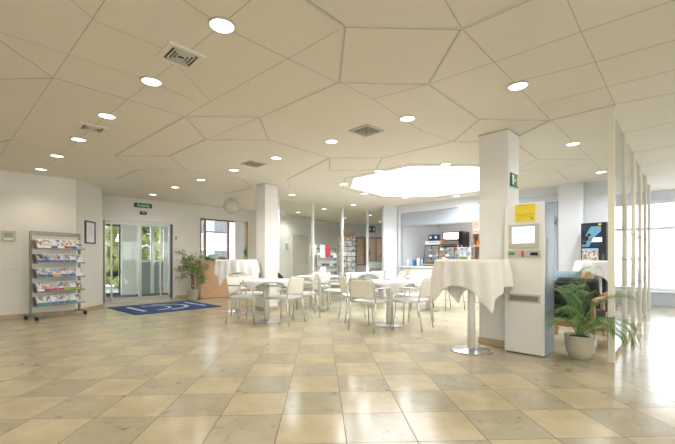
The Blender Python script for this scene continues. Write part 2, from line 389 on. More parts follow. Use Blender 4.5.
# pillars
def pillar(name, near, d, m):
    x, y = near
    MB().prism([(x,y),(x+d,y+d),(x,y+2*d),(x-d,y+d)], 0, HC).build(name, m, kind='structure')
    e = .012; 
    MB().prism([(x,y-e*1.4),(x+d+e*1.4,y+d),(x,y+2*d+e*1.4),(x-d-e*1.4,y+d)], 0, .085).build(name.replace('pillar','baseboard'), M['base'], kind='structure')
    t = MB().prism([(x,y-.01),(x+d+.01,y+d),(x,y+2*d+.01),(x-d-.01,y+d)], HC-.012, HC-.001).build('trim_'+('6' if 'right' in name else '7'), M['base'], kind='structure')
P1 = (2.14,4.64); pillar('pillar_right', P1, .262, M['pillar'])
P2 = (-1.554,7.93); pillar('pillar_left', P2, .235, M['pillar'])
MB().line((1.41,11.3),(1.83,11.3),.42,0,HC,1).build('pillar_center', M['wallc'], kind='structure')

# entrance: automatic sliding door ---------------------------------
def on_w1(s, z=0, off=0): return (D0[0]+s*S2+off*S2, D0[1]+s*S2-off*S2, z)      # off > 0 = into the room
t = thing('sliding_door', 'automatic glass sliding entrance door in a slim metal frame, at the blue mat', 'door', on_w1(DS0), 45)
t['kind'] = 'structure'; t.name = 'door_1'
for k in ('label','category'): del t[k]
W = DS1-DS0; HD = 2.17
for x in (.02,W-.02): MB().box((x,.08,HD/2),(.04,.1,HD)).build('door_jamb', M['dark'], t)
mb = MB(); mb.box((W/2,.08,HD-.03),(W,.14,.06)); mb.box((W/2,.08,.012),(W,.10,.024))
mb.build('door_frame', M['alu'], t)
def leaf(x0, x1, y, nm='door_leaf', fw=.035):
    z0, z1 = .03, HD-.06
    m_ = MB(); m_.box(((x0+x1)/2,y,z0+.04),(x1-x0,.03,.08)); m_.box(((x0+x1)/2,y,z1-.03),(x1-x0,.03,.06))
    m_.box((x0+fw/2,y,(z0+z1)/2),(fw,.03,z1-z0)); m_.box((x1-fw/2,y,(z0+z1)/2),(fw,.03,z1-z0))
    o = m_.build(nm, M['alu'], t); MB().box(((x0+x1)/2,y,(z0+z1)/2),(x1-x0-2*fw,.008,z1-z0-.14)).build('glass_pane', M['glassd'], o)
leaf(.18,.87,.06); leaf(.87,1.42,.06)
leaf(.06,.22,.11,'side_light',.02); leaf(1.40,W-.06,.11,'side_light',.03)
# lintel panel above the door
MB().box((W/2,-.012,(HD+2.72)/2),(W+.06,.02,2.72-HD)).build('lintel_panel', M['wall'], t)
# exit sign and sensor on the lintel
s = thing('exit_sign', 'green AUSGANG exit sign above the glass entrance door', 'sign', on_w1(DS0+.92,2.56,.028), 45)
MB().box((0,-.008,0),(.45,.016,.12)).build('sign_panel', M['green'], s, .003)
text_mesh('lettering', 'Ausgang', .092, M['paper'], s, (0,-.0175,.005), bold=.001)
s = thing('motion_sensor', 'small black motion sensor box above the entrance door', 'sensor', on_w1(DS0+.92,2.36,.028), 45)
MB().box((0,-.02,0),(.17,.04,.09)).build('housing', M['black'], s, .01); MB().box((0,-.042,.006),(.09,.004,.02)).build('lens', M['steel'], s)
s = thing('door_switch', 'small grey wall switch just right of the entrance door', 'switch', on_w1(DS1+.08,1.72,0), 45)
MB().box((0,-.01,0),(.05,.02,.10)).build('housing', M['panel'], s, .004); MB().box((0,-.022,.015),(.03,.006,.03)).build('button', M['dark'], s)

# vestibule behind the door
NV = (-S2,S2)
def vs(s, o, z=0): return (D0[0]+s*S2+NV[0]*o, D0[1]+s*S2+NV[1]*o)
MB().prism([vs(-1.6,.16),vs(2.6,.16),vs(2.6,2.5),vs(-1.6,2.5)], -.09, -.001).build('floor_vestibule', M['entrymat'], kind='structure')
MB().prism([vs(-1.6,.16),vs(2.6,.16),vs(2.6,2.5),vs(-1.6,2.5)], 2.45, 2.55).build('ceiling_vestibule', M['wall'], kind='structure')
wall('wall_vestibule', vs(-1.6,2.2), vs(2.6,2.2), [(-.3+1.6,1.08+1.6,0,2.2),(1.51+1.6,3.5+1.6-1.1,.0,2.25)], t=.14)
wall('wall_vestibule_right', vs(2.5,2.3), vs(2.5,.16), t=.1)
t2 = thing('door_2','','',(*vs(-.27,2.26),0),45); del t2['label'], t2['category']; t2['kind'] = 'structure'
mb = MB()
for x in (.02,.62,.68,1.30): mb.box((x,0,1.1),(.05,.06,2.2))
mb.box((.66,0,2.17),(1.3,.06,.06)); mb.box((.66,0,.04),(1.3,.05,.08)); mb.build('door_frame', M['dark'], t2)
MB().box((.66,0,1.1),(1.26,.01,2.1)).build('glass_pane', M['glassg'], t2)
t3 = thing('window_2','','',(*vs(1.54,2.26),0),45); del t3['label'], t3['category']; t3['kind'] = 'structure'
mb = MB()
for x in (.02,.42,.48,.83): mb.box((x,0,1.12),(.05,.06,2.25))
mb.box((.43,0,2.22),(.84,.06,.06)); mb.box((.43,0,1.06),(.84,.06,.05)); mb.build('window_frame', M['white'], t3)
MB().box((.43,0,1.65),(.8,.01,1.1)).build('glass_pane', M['glassg'], t3)
MB().box((.43,0,.53),(.8,.02,1.02)).build('frosted_panel', M['frostd'], t3)

# outdoors
MB().prism([vs(-3,2.5),vs(4.0,2.5),vs(4.0,6.5),vs(-3,6.5)], 2.7, 2.85).build('added_shade_roof', M['facade'], kind='structure')  # roof added out of view to dim the outdoors beyond the entrance
MB().box((0,8,-.16),(90,80,.1)).build('ground_outside', M['concrete'], kind='structure')
def hedge(px, Y, w, h, d, m, label, n=90, rz=45):
    x, y = at(px, Y); mb = MB()
    for k in range(n):
        r = random.uniform(.13,.27); c = Vector((random.uniform(-w/2,w/2), random.uniform(-d/2,d/2), random.uniform(.1,h-.2)))
        prof = [(r*math.sin(a)*random.uniform(.8,1.15), -r*math.cos(a)) for a in (0.05,.6,1.2,1.8,2.4,3.1)]
        mb.lathe(prof, c, 7, False)
    o = mb.build('hedge', m); o.location = (x,y,-.1); o.rotation_euler = (0,0,math.radians(rz)); tag(o, label, 'hedge'); return o
hedge(150, 16.5, 3.6, 3.6, .8, M['hedge'], 'tall yellow-green hedge seen through the right of the entrance glass', 190, 40)
hedge(111, 16.5, 1.6, 2.0, .7, M['hedge2'], 'green shrub seen through the left pane of the entrance door', 60)
hedge(211, 17.5, 1.6, 1.5, .7, M['hedge2'], 'green shrub outside the window behind the beech counter', 60)
bl = thing('building', 'pale grey-blue building outside the window behind the beech counter', 'building', (*at(214,25),-.1), 12)
MB().box((0,0,3),(9,3,6)).build('wall', M['facade'], bl)
for x in (-2.4,-.9,.6,2.1):
    for z in (1.3,3.4): 
        w_ = MB().box((x,-1.51,z),(1.0,.06,1.2)).build('window', M['white'], bl); MB().box((x,-1.55,z),(.85,.02,1.05)).build('pane', M['dark'], w_)

# window behind the counter
t = thing('window_1','','',on_w1(WS0,.95,-.07),45); del t['label'], t['category']; t['kind'] = 'structure'
WW, WH = WS1-WS0, 1.41
mb = MB()
for x in (.025,WW-.025): mb.box((x,0,WH/2),(.05,.08,WH))
for z in (.025,WH-.025): mb.box((WW/2,0,z),(WW,.08,.05))
for x in (.17,.94): mb.box((x,0,WH/2),(.06,.07,WH))
mb.build('window_frame', M['brown'], t)
mb = MB(); mb.box((.55,0,1.02),(.72,.05,.05)); mb.box((.55,0,.03),(.72,.06,.05)); mb.build('transom', M['white'], t)
MB().box((WW/2,.0,WH/2),(WW-.08,.008,WH-.08)).build('glass_pane', M['glass'], t)
MB().box((1.33,-.05,WH/2),(.33,.03,WH-.02)).build('blind', M['blind'], t)
MB().box((WW-.03,-.10,WH/2),(.05,.06,WH)).build('casement_edge', M['oak'], t)
MB().box((WW/2,-.13,-.015),(WW+.06,.12,.03)).build('window_sill', M['white'], t)

# right-hand window wall ---------------------------------------------
RL = math.hypot(R1[0]-R0[0], R1[1]-R0[1])
def rw(s, o=0): return (R0[0]+S2*s+S2*o, R0[1]-S2*s+S2*o)
wall('wall_right', R0, R1, [(.15,RL-.15,.36,2.52)], m=M['wallc'])
for i in range(5):
    bw = (RL-.3)/5; tt = thing('window_%d' % (i+3),'','',(*rw(.15+bw*i,.08),.36),-45); del tt['label'], tt['category']; tt['kind'] = 'structure'
    mb = MB(); h = 2.16
    for x in (.04,bw-.04,bw*.5): mb.box((x,0,h/2),(.07,.07,h))
    for z in (.035,h-.035,1.50): mb.box((bw/2,0,z),(bw,.07,.07))
    mb.build('window_frame', M['white'], tt)
    MB().box((bw/2,0,h/2),(bw-.1,.008,h-.1)).build('glass_pane', M['glass'], tt)
    MB().box((bw/2,-.14,-.02),(bw,.18,.03)).build('window_sill', M['white'], tt)
for (x, y, w_) in ((9.6,12.5,3),(14,9.5,4)):
    pass

# glazed partition on the right ------------------------------------------
def partition(label, p0, step, n, m_, postw=.07, glass=M['glass'], name='glass_partition', top=HC, ang=45):
    t = thing(name, label, 'partition', (*p0,0), ang)
    for k in range(n):
        MB().box((k*step,0,top/2),(postw*.55,postw,top)).build('post', m_, t, .003)
        if k < n-1:
            MB().box(((k+.5)*step,0,top/2+.01),(step-postw*.55,.010,top-.10)).build('glass_pane', glass, t)
    return t
pr = partition('row of cream posts with clear glass panes, running from the potted palm to the far windows', (2.94,3.97), 1.125, 6, mat('yellowish_cream_post',(.82,.77,.62),.4), .060, ang=46.8)
mb = MB()
for k in range(1,5):
    for z in (.75,1.12,1.5): mb.cyl((k*1.125-.05,-.02,0),.012,z-.02,z+.02,8)
mb.build('clamp_fittings', M['steel'], pr)
pc = partition('slim white posts with clear glass panes, screening the postcard tower at the rear', (-1.58,9.82), 1.22, 5, M['white'], .085, M['glassg'], 'glass_screen')
fb = MB()
for k in (3,): fb.box(((k+.5)*1.22,-.008,.93),(1.12,.004,.22))
fb.build('frosted_band', M['frost'], pc)

# roller shutters --------------------------------------------------
sh = thing('roller_shutter', 'grey-blue roller shutter half lowered over the lit snack counter opening', 'shutter', (*lw(SH0),0), -45)
mb = MB()
w_ = SH1-SH0
for k in range(9): mb.box((w_/2,.05+.004*(k%2),2.14+k*.0425),(w_,.022,.040))
mb.build('slat_curtain', M['shut'], sh, .006)
MB().box((w_/2,.05,2.105),(w_,.03,.035)).build('bottom_rail', M['steel'], sh)
for x in (0,w_): MB().box((x,.08,1.26),(.04,.10,2.5)).build('guide_rail', M['shut'], sh)
sh = thing('roller_shutter', 'fully closed grey-blue roller shutter behind the white ticket machine', 'shutter', (*lw(SB0),0), -45)
w_ = SB1-SB0; mb = MB()
for k in range(52): mb.box((w_/2,.05+.004*(k%2),.05+k*.045),(w_,.022,.042))
mb.build('slat_curtain', M['shut'], sh, .006)
for x in (0,w_): MB().box((x,.03,1.2),(.05,.12,2.4)).build('guide_rail', M['shut'], sh)
MB().box((w_/2,-.02,2.48),(w_+.1,.05,.16)).build('shutter_box', M['shut'], sh)
b_ = thing('wall_lamp', 'small white wall bracket with a blue tag, on the closed shutter beside the pier', 'bracket', (*lw(SB1-.1,-.03),1.95), -45)
MB().box((0,-.04,.06),(.16,.08,.13)).build('housing', M['white'], b_, .01)
MB().box((0,-.05,-.02),(.20,.09,.03)).build('base_rail', M['dark'], b_)
MB().box((-.07,-.05,-.13),(.045,.02,.26),ry=.55).build('blue_strap', BAND['blue'], b_)

# snack counter interior --------------------------------------------------
wall('wall_cafe_left', lw(0,.16), lw(0,2.4), side=1, m=M['wallc']); wall('wall_cafe_back', lw(-.1,2.4), lw(4.4,2.4), side=1, m=M['wallc']); wall('wall_cafe_right', lw(4.0,2.4), lw(4.0,.16), m=M['wallc'])
def cafe(name, label, cat, s, o, z, group=None): return thing(name, label, cat, (*lw(s,o),z), -45, group)
ct = cafe('serving_counter', 'cream serving counter with a steel tray rail under the half lowered shutter', 'counter', .12, 0, 0)
MB().box((1.3,.33,.44),(2.55,.60,.88)).build('body', M['cream'], ct, .005)
MB().box((1.3,.33,.90),(2.6,.66,.04)).build('worktop', M['white'], ct, .005)
mb = MB()
for y in (-.28,-.19,-.10): mb.tube([(.02,y,.86),(2.6,y,.86)],.012)
for x in (.3,1.3,2.3): mb.box((x,-.14,.83),(.03,.30,.03))
mb.build('tray_rail', M['steel'], ct)
dc = cafe('display_case', 'refrigerated glass display case with snacks on the serving counter', 'display case', .81, .10, .925)
mb = MB(); dw, dd, dh = .96,.48,.62
mb.box((dw/2,dd/2,.05),(dw,dd,.10)); mb.box((dw/2,dd/2+.06,dh-.012),(dw,dd-.14,.024))
for x in (.012,dw-.012,dw*.5): mb.box((x,dd-.012,dh/2),(.024,.024,dh)); mb.tube([(x,.01,.1),(x,.12,dh)],.011)
mb.build('case_frame', M['black'], dc)
MB().box((dw/2,.062,.36),(dw-.04,.006,.54),rx=-.20).build('front_glass', M['glass'], dc)
for z in (.26,.43): 
    MB().box((dw/2,dd/2+.05,z),(dw-.04,dd-.22,.01)).build('shelf', M['steel'], dc)
MB().box((dw/2,-.012,.045),(dw,.03,.05)).build('front_trim', M['steel'], dc)
for j, z in enumerate((.105,.27,.44)):
    for k in range(5):
        s_ = random.uniform(.05,.08)
        o = MB().box((0,0,s_/2),(.13,.14,s_)).build('wrapped_snack', [BAND['orange'],M['paper'],BAND['paleblue']][(j+k)%3], None, .02)
        x_, y_ = .12+k*.18, .27; wx = lw(.81+x_, .10+y_)
        o.location = (wx[0],wx[1],.925+z); o.rotation_euler = (0,0,-PI/4)
        tag(o, 'wrapped snack in the glass display case, %s shelf, %s from its left end' % (['bottom','middle','top'][j], ['first','second','third','fourth','fifth'][k]), 'snack', 'snacks in the display case')
bx = cafe('carton', 'dark blue cartons box on the white box above the display case', 'box', .70, .55, 1.67)
bx['label'] = 'dark blue carton standing on the white box above the display case'
MB().box((.14,.0,.09),(.15,.16,.18)).build('box_body', M['bluedk'], bx, .004); MB().box((.14,-.082,.10),(.06,.004,.06)).build('print', M['paper'], bx)
dup(bx, (*lw(.875,.55),1.67), -45, 'second dark blue carton, beside the brown one above the display case')
MB_ = cafe('storage_box', 'low white box beneath the dark blue cartons in the snack kitchen', 'box', .70, .55, 1.545)
MB().box((.22,0,.06),(.48,.25,.12)).build('box_body', M['white'], MB_, .008); MB().box((.24,-.13,.075),(.3,.006,.03)).build('grip', M['panel'], MB_)
bx2 = cafe('carton', 'small brown carton beside the dark blue cartons above the display case', 'box', 1.12, .58, 1.545)
MB().box((.05,0,.09),(.11,.14,.18)).build('box_body', wood_mat('brown_card',(.30,.15,.07),(.36,.2,.1)), bx2, .004); MB().box((.05,-.072,.10),(.08,.004,.07)).build('print', BAND['orange'], bx2)
# tall back cabinet carrying the oven
cb = cafe('back_cabinet', 'white tall back cabinet carrying the black oven', 'cabinet', .72, 1.0, 0)
MB().box((.42,.3,.74),(.84,.6,1.48)).build('body', M['white'], cb, .005)
for x in (.21,.63): 
    d_ = MB().box((x,-.01,.74),(.40,.02,1.40)).build('door', M['white'], cb, .004); MB().box((x+.14,-.03,.9),(.015,.02,.2)).build('handle', M['steel'], d_)
ov = cafe('oven', 'black oven with a lit cream panel at the back of the snack kitchen', 'oven', .86, 1.1, 1.485)
MB().box((.34,.22,.24),(.68,.44,.47)).build('oven_body', M['black'], ov, .01)
MB().box((.30,-.006,.35),(.50,.014,.20)).build('lit_panel', M['litcream'], ov)
MB().box((.30,-.006,.12),(.50,.014,.14)).build('window_panel', M['steel'], ov)
mb = MB(); mb.tube([(.06,-.04,.22),(.54,-.04,.22)],.012); mb.build('handle', M['chrome'], ov)
ra = cafe('snack_rack', 'white wire rack of bagged snacks at the right end of the display case', 'rack', 1.80, .30, .925)
mb = MB()
for x in (0,.36):
    for y in (0,.22): mb.tube([(x,y,0),(x,y,.60)],.008)
mb.build('frame', M['white'], ra)
for k, z in enumerate((.04,.16,.28,.40,.52)): MB().box((.18,.11,z),(.36,.24,.012)).build('shelf', M['white'], ra)
cols = ['red','green','white','paleblue','white']
for j, z in enumerate((.05,.17,.29,.41)):
    for k in range(3):
        o = MB().lathe([(.012,0),(.045,.02),(.05,.05),(.035,.09),(.01,.10)],(0,0,0),10).build('snack_bag', BAND[cols[(j+(k==2))%5]])
        wx = lw(1.80+.06+k*.12, .30+.06); o.location = (*wx, .925+z); o.scale = (1,.6,.95)
        tag(o, '%s snack bag on the wire rack, tier %s from the bottom, %s' % (cols[(j+(k==2))%5], ['one','two','three','four'][j], ['left','middle','right'][k]), 'snack bag', 'bags on the wire rack')
pn = cafe('wall_shelf', 'pinkish wood wall unit with two shelves at the right of the snack kitchen', 'shelf unit', 1.58, 1.65, 0)
MB().box((.6,.3,1.15),(1.2,.04,2.3)).build('back_panel', M['pinkwd'], pn)
MB().box((0,.15,1.15),(.03,.3,2.3)).build('side_panel', M['pinkwd'], pn)
for z in (1.52,1.92): MB().box((.6,.14,z),(1.2,.28,.03)).build('shelf', M['paper'], pn)
for k in range(7):
    o = MB().box((0,0,.10),(.10,.12,.20)).build('carton', [M['paper'],BAND['orange']], None, .003)
    mb = MB(); mb.box((0,-.062,.03),(.102,.003,.05)); mb.box((0,-.062,.165),(.102,.003,.04)); mb.build('stripe', BAND['orange'], o)
    o.location = (*lw(1.66+k*.125,1.79),1.936); o.rotation_euler = (0,0,-PI/4); tag(o, 'white carton with orange stripes on the upper kitchen shelf, %s from the left' % ['first','second','third','fourth','fifth','sixth','seventh'][k], 'box', 'cartons on the upper kitchen shelf')
for k in range(6):
    r_ = .05; o = MB().lathe([(r_*.9,0),(r_,.02),(r_,.11),(r_*.7,.14),(r_*.7,.17)],(0,0,0),14).build('storage_jar', BAND[['orange','yellow','red'][k%3]])
    MB().cyl((0,0,0),.04,.17,.185,12).build('lid', M['dark'], o)
    o.location = (*lw(1.69+k*.14,1.79),1.536); tag(o, '%s storage jar on the lower kitchen shelf, %s from the left' % (['orange','yellow','red'][k%3], ['first','second','third','fourth','fifth','sixth'][k]), 'jar', 'jars on the lower kitchen shelf')
cup = None
for k, (s_, o_) in enumerate(((.25,.15),(.37,.18),(.49,.14),(.61,.18),(.75,.15))):
    m_ = [M['paper'],BAND['paleblue'],BAND['blue']][k%3]
    o = MB().lathe([(.030,0),(.042,.10),(.045,.12),(.038,.12),(.03,.02)],(0,0,0),14).build('cup_stack', m_)
    o.location = (*lw(s_,o_),.92); o.scale = (1,1,1.5+.4*(k%2)); tag(o, '%s cup stack on the left of the serving counter, %s from the pillar' % (['white','pale blue','blue'][k%3], ['first','second','third','fourth','fifth'][k]), 'cups', 'cup stacks on the serving counter')

# back wall showcase -----------------------------------------------------
sc = thing('showcase', 'brown wooden wall showcase with a framed vessel picture on the rear wall', 'showcase', (*at(370,17.0),0), 0)
sx = (384.5-355.5)/F*17
mb = MB()
mb.box((0,.02,1.5),(sx,.03,1.24)); mb.build('back_board', wood_mat('tan_board',(.60,.42,.26),(.70,.50,.33)), sc)
mb = MB()
for x in (-sx/2,-sx/2+.42,.28,sx/2): mb.box((x,-.02,1.5),(.10 if x!=.28 else .06,.07,1.26))
for z in (.88,2.12): mb.box((0,-.02,z),(sx+.05,.07,.06))
mb.build('frame', M['brown'], sc)
pv = MB().box((-.12,-.012,1.55),(.42,.02,.9)).build('picture', M['pinkwd'], sc)
MB().lathe([(.02,-.16),(.12,-.12),(.16,-.02),(.12,.08),(.07,.12),(.09,.16)],(-.12,-.03,1.42),16).build('vessel_motif', M['brown'], pv)
MB().box((.55,-.005,1.35),(.30,.02,.06),ry=-.7).build('stick_motif', M['brown'], sc)
MB().box((0,-.04,1.5),(sx-.05,.006,1.2)).build('glass_pane', M['glass'], sc)
es = thing('hanging_exit_sign', 'dark green exit sign hanging from the ceiling before the rear showcase', 'sign', (*at(371.7,15.2),zz(229.3,15.2)), 0)
MB().box((0,0,0),(.29,.04,.25)).build('sign_panel', M['dgreen'], es, .004)
mb = MB(); mb.box((-.06,-.022,0),(.06,.004,.13)); mb.box((-.06,-.022,.05),(.03,.004,.05)); mb.box((.085,-.022,.0),(.05,.004,.16)); mb.box((.03,-.022,0),(.05,.004,.02)); mb.build('running_figure_mark', M['frost'], es)
mb = MB(); zt = HC-zz(229.3,15.2)
for x in (-.08,.08): mb.tube([(x,0,.12),(x,0,zt)],.008,6)
mb.build('hanger', M['white'], es)
# exit sign on the right pillar
a_ = (P1[0]+.13, P1[1]+.13)
es = thing('pillar_exit_sign', 'green and white running man exit sign high on the right pillar', 'sign', (a_[0]+.004,a_[1]-.004,zz(180,4.73)), 45)
MB().box((0,-.006,0),(.24,.012,.17)).build('sign_panel', M['green'], es, .002)
mb = MB(); mb.box((-.065,-.0135,0),(.05,.003,.12)); mb.box((.0,-.0135,.0),(.05,.003,.018)); mb.box((-.002,-.0135,.0),(.02,.003,.05),ry=.8); mb.build('running_figure_mark', M['frost'], es)
MB().box((.085,-.0135,0),(.035,.003,.13)).build('door_mark', M['yellow'], es)

# door on the rear-left wall
def on_g(px, dist_y=None):
    k = (px-CX)/F; dx, dy = G1[0]-G0[0], G1[1]-G0[1]; tt = (G0[0]-k*G0[1])/(k*dy-dx); return (G0[0]+dx*tt, G0[1]+dy*tt)
ga = math.degrees(math.atan2(G1[1]-G0[1], G1[0]-G0[0]))
p, q = on_g(291.5), on_g(307.5); dwid = math.hypot(q[0]-p[0],q[1]-p[1])
t = thing('door_3','','',(*p,0),ga); del t['label'], t['category']; t['kind'] = 'structure'
MB().box((dwid/2,-.02,1.02),(dwid,.04,2.04)).build('door_leaf', mat('beige_door',(.62,.57,.47),.5), t, .003)
mb = MB(); mb.box((-.03,-.02,1.04),(.06,.06,2.1)); mb.box((dwid+.03,-.02,1.04),(.06,.06,2.1)); mb.box((dwid/2,-.02,2.08),(dwid+.12,.06,.06)); mb.build('door_frame', M['cream'], t)
mb = MB(); mb.tube([(dwid-.08,-.04,1.03),(dwid-.08,-.09,1.03),(dwid-.2,-.09,1.03)],.012); mb.build('door_handle', M['steel'], t)
for py, h_, lab in ((246.5,.13,'grey wall intercom left of the beige rear door'),(264.5,.09,'small beige switch below the grey intercom by the rear door')):
    g = on_g(286.5); Yg = g[1]
    s = thing('wall_intercom' if h_>.1 else 'wall_switch', lab, 'intercom' if h_>.1 else 'switch', (*g,zz(py,Yg)), ga)
    MB().box((0,-.015,0),(.17 if h_>.1 else .08,.03,h_*1.6)).build('housing', M['panel'] if h_>.1 else M['cream'], s, .006); MB().box((0,-.032,0),(.05,.006,.05)).build('button', M['alu'], s)

# left wall fittings
def on_line(px, p, q):
    k = (px-CX)/F; dx, dy = q[0]-p[0], q[1]-p[1]; tt = (p[0]-k*p[1])/(k*dy-dx); return (p[0]+dx*tt, p[1]+dy*tt)
wa = 44.2
g = on_line(8.5, A0, B); s = thing('thermostat', 'silver grey wall control panel left of the brochure rack', 'control panel', (*g,zz(236,g[1])), wa)
MB().box((0,-.018,0),(.20,.036,.19)).build('housing', M['panel'], s, .006); MB().box((0,-.038,.02),(.12,.006,.08)).build('display', mat('lcd_grey',(.3,.34,.3),.3), s); MB().box((0,-.038,-.055),(.12,.006,.025)).build('button_row', M['paper'], s)
g = on_line(9, A0, B); s = thing('light_switch', 'white light switch below the wall control panel', 'switch', (*g,zz(267.5,g[1])), wa)
MB().box((0,-.008,0),(.13,.016,.075)).build('plate', M['white'], s, .004); 
for x in (-.03,.03): MB().box((x,-.02,0),(.05,.01,.055)).build('rocker', M['white'], s, .003)
g = on_line(89.7, B, Cc); s = thing('picture_frame', 'black framed notice on the wall right of the brochure rack', 'picture', (*g,zz(232.5,g[1])), math.degrees(math.atan2(Cc[1]-B[1],Cc[0]-B[0])))
mb = MB(); fw, fh = .34,.46
for x in (-fw/2,fw/2): mb.box((x,-.012,0),(.03,.024,fh+.03))
for z in (-fh/2,fh/2): mb.box((0,-.012,z),(fw+.03,.024,.03))
mb.build('frame', mat('navy_black_frame',(.015,.018,.05),.3), s); MB().box((0,-.006,0),(fw,.008,fh)).build('sheet', M['paper'], s)
mb = MB()
for k in range(5): mb.box((0,-.0115,.13-k*.05),(.2-.02*(k%2),.002,.008))
mb.build('printed_lines', M['alu'], s)

# ---------------------------------------------------------------- ceiling fittings
def spot(loc, w, col=(1,.86,.66), size=128, blend=.75, parent=None, r=.09):
    l = bpy.data.lights.new('downlight_beam','SPOT'); l.energy = w; l.color = col; l.spot_size = math.radians(size); l.spot_blend = blend; l.shadow_soft_size = r
    o = bpy.data.objects.new('downlight_beam', l); C.objects.link(o); o.location = loc
    if parent: o.parent = parent
    return o
dl0 = None
def downlight(x, y, label, w, col=(1,.88,.70), beam=128):
    global dl0
    if dl0 is None:
        dl0 = thing('downlight', label, 'ceiling light', (x,y,HC), 0, 'recessed ceiling downlights')
        MB().lathe([(.080,-.003),(.086,-.014),(.094,-.010),(.096,0),(.080,0)],(0,0,0),32).build('trim_ring', M['alu'], dl0)
        MB().lathe([(.080,-.009),(.080,-.001)],(0,0,0),32).build('lens', M['lens'], dl0)
        o = dl0
    else: o = dup(dl0, (x,y,HC), 0, label)
    for ch in list(o.children):
        if ch.type == 'LIGHT': bpy.data.objects.remove(ch)
    spot((0,0,-.03), w, col, beam, parent=o)
LW = 18.5; WARM = (1,.87,.68); NEU = (.95,.975,1)
row1 = [((222,25),'largest ceiling downlight, at the top left beside the dark vent'),((151.5,81),'ceiling downlight just left below the nearest dark vent'),((107,115.5),'ceiling downlight right above the second dark vent'),
 ((78.5,139),'ceiling downlight just left of the second dark vent'),((57,155.5),'ceiling downlight second from the left wall end of the left row'),((41,169),'last ceiling downlight of the left row, closest to the left wall')]
row2 = [((518,85.5),'largest ceiling downlight on the right, above the ticket machine'),((407.5,118),'ceiling downlight between the beige vent and the right pillar'),((331.5,141),'ceiling downlight left of the beige vent nearest the skylight'),
 ((276.3,157.5),'ceiling downlight right of the small vent by the left pillar'),((234,169.7),'ceiling downlight left of the small vent by the left pillar'),((201,179.6),'ceiling downlight above the window wall of the counter'),((175,187),'second ceiling downlight from the entrance door'),((153,194.3),'ceiling downlight closest to the entrance door')]
row3 = [((573,143.5),'ceiling downlight above the vending machine side, nearer of two'),((601,171.7),'farther of two ceiling downlights over the armchairs by the glass posts'),((446,163.7),'ceiling downlight on the near rim of the skylight'),
 ((379,170.7),'ceiling downlight at the near left rim of the skylight'),((344,184),'ceiling downlight at the left tip of the skylight'),((364.3,193.3),'ceiling downlight at the far left rim of the skylight'),((405,197.3),'ceiling downlight at the far rim of the skylight, left one'),
 ((456.5,195.6),'ceiling downlight at the far rim of the skylight, next to the shutter'),((292,194.5),'ceiling downlight right of the left pillar'),((353.3,204.6),'ceiling downlight between second and third slim white posts')]
row4 = [((298,212),'ceiling downlight above the beige rear door'),((324,208.7),'ceiling downlight behind the first slim white post'),((345,217.7),'ceiling downlight above the postcard tower'),((370,215),'ceiling downlight in front of the hanging exit sign'),((380,221.5),'rearmost ceiling downlight, above the wooden showcase')]
for (p_, lab) in row1: downlight(*ce(*p_), lab, LW, WARM)
for (p_, lab) in row2: downlight(*ce(*p_), lab, LW*1.5, (1,.95,.89), 150)
for (p_, lab) in row3: downlight(*ce(*p_), lab, LW*2.9, NEU, 160)
for (p_, lab) in row4: downlight(*ce(*p_), lab, LW*2.6, NEU, 150)
off = [(.10,1.7),(1.0,.85),(-.9,.3),(2.6,2.7),(3.6,1.9),(-3.4,2.2),(-5.2,3.9),(-4.4,.6)]  # further fittings out of view, added for the light they give
for k, (x,y) in enumerate(off): downlight(x, y, 'unseen ceiling downlight added for light above or behind the camera, outside the picture', LW, WARM)

def vent(x, y, rz, size, dark, label):
    t = thing('ceiling_vent', label, 'air vent', (x,y,HC), rz)
    s = size/2; fr = M['cream'] if dark else M['panel']
    mb = MB()
    for a, b, cx, cy in ((size+.08,.04,0,s+.02),(size+.08,.04,0,-s-.02),(.04,size,s+.02,0),(.04,size,-s-.02,0)): mb.box((cx,cy,-.006),(a,b,.016))
    mb.build('frame', fr, t)
    MB().box((0,0,-.001),(size,size,.004)).build('opening', M['black'] if dark else M['dark'], t)
    for k in range(1,4):
        r = s*(1-k*.24); mb = MB()
        for a, b, cx, cy in ((2*r,.006,0,r),(2*r,.006,0,-r),(.006,2*r,r,0),(.006,2*r,-r,0)): mb.box((cx,cy,-.010),(a,b,.014),rx=0)
        mb.build('louvre', fr, t)
    return t
vent(*ce(181,56), 45, .21, True, 'square dark-louvred ceiling vent at the top left, nearest the camera')
vent(*ce(92,128), 45, .21, True, 'second dark-louvred square ceiling vent, farther left')
vent(*ce(366.5,130.3), 45, .24, False, 'beige square ceiling vent in front of the skylight')
vent(*ce(254,163.7), 45, .24, False, 'small beige square ceiling vent before the left pillar')
# pendant ball
pl = thing('pendant_lamp', 'woven beige ball pendant hanging in front of the counter window', 'pendant lamp', (*at(231.3,9.6),HC), 0)
MB().lathe([(.19*math.sin(a)+.001,.19*-math.cos(a)-.25) for a in [PI*i/14 for i in range(15)]],(0,0,0),24).build('ball_shade', M['wicker'], pl)
mb = MB()
for k in range(9):
    a = PI*k/9; mb.tube([(.193*math.sin(b)*math.cos(a),.193*math.sin(b)*math.sin(a),.193*math.cos(b)-.25) for b in [2*PI*i/20 for i in range(20)]],.004,5,closed=True)
mb.build('weave_bands', M['panel'], pl); MB().cyl((0,0,0),.006,-.07,0,8).build('cord', M['dark'], pl); MB().cyl((0,0,0),.04,-.02,-.001,16).build('ceiling_rose', M['white'], pl)

# ---------------------------------------------------------------- entrance mat with pale mark
pm = [(-5.30,8.50),(-4.02,7.38),(-2.72,8.72),(-4.02,9.96)]
mt = thing('doormat', 'dark blue doormat with a pale curved emblem before the glass entrance', 'mat', (0,0,0), 0)
o = MB().prism(pm, 0.0005, .012).build('mat_body', M['blue'], mt)
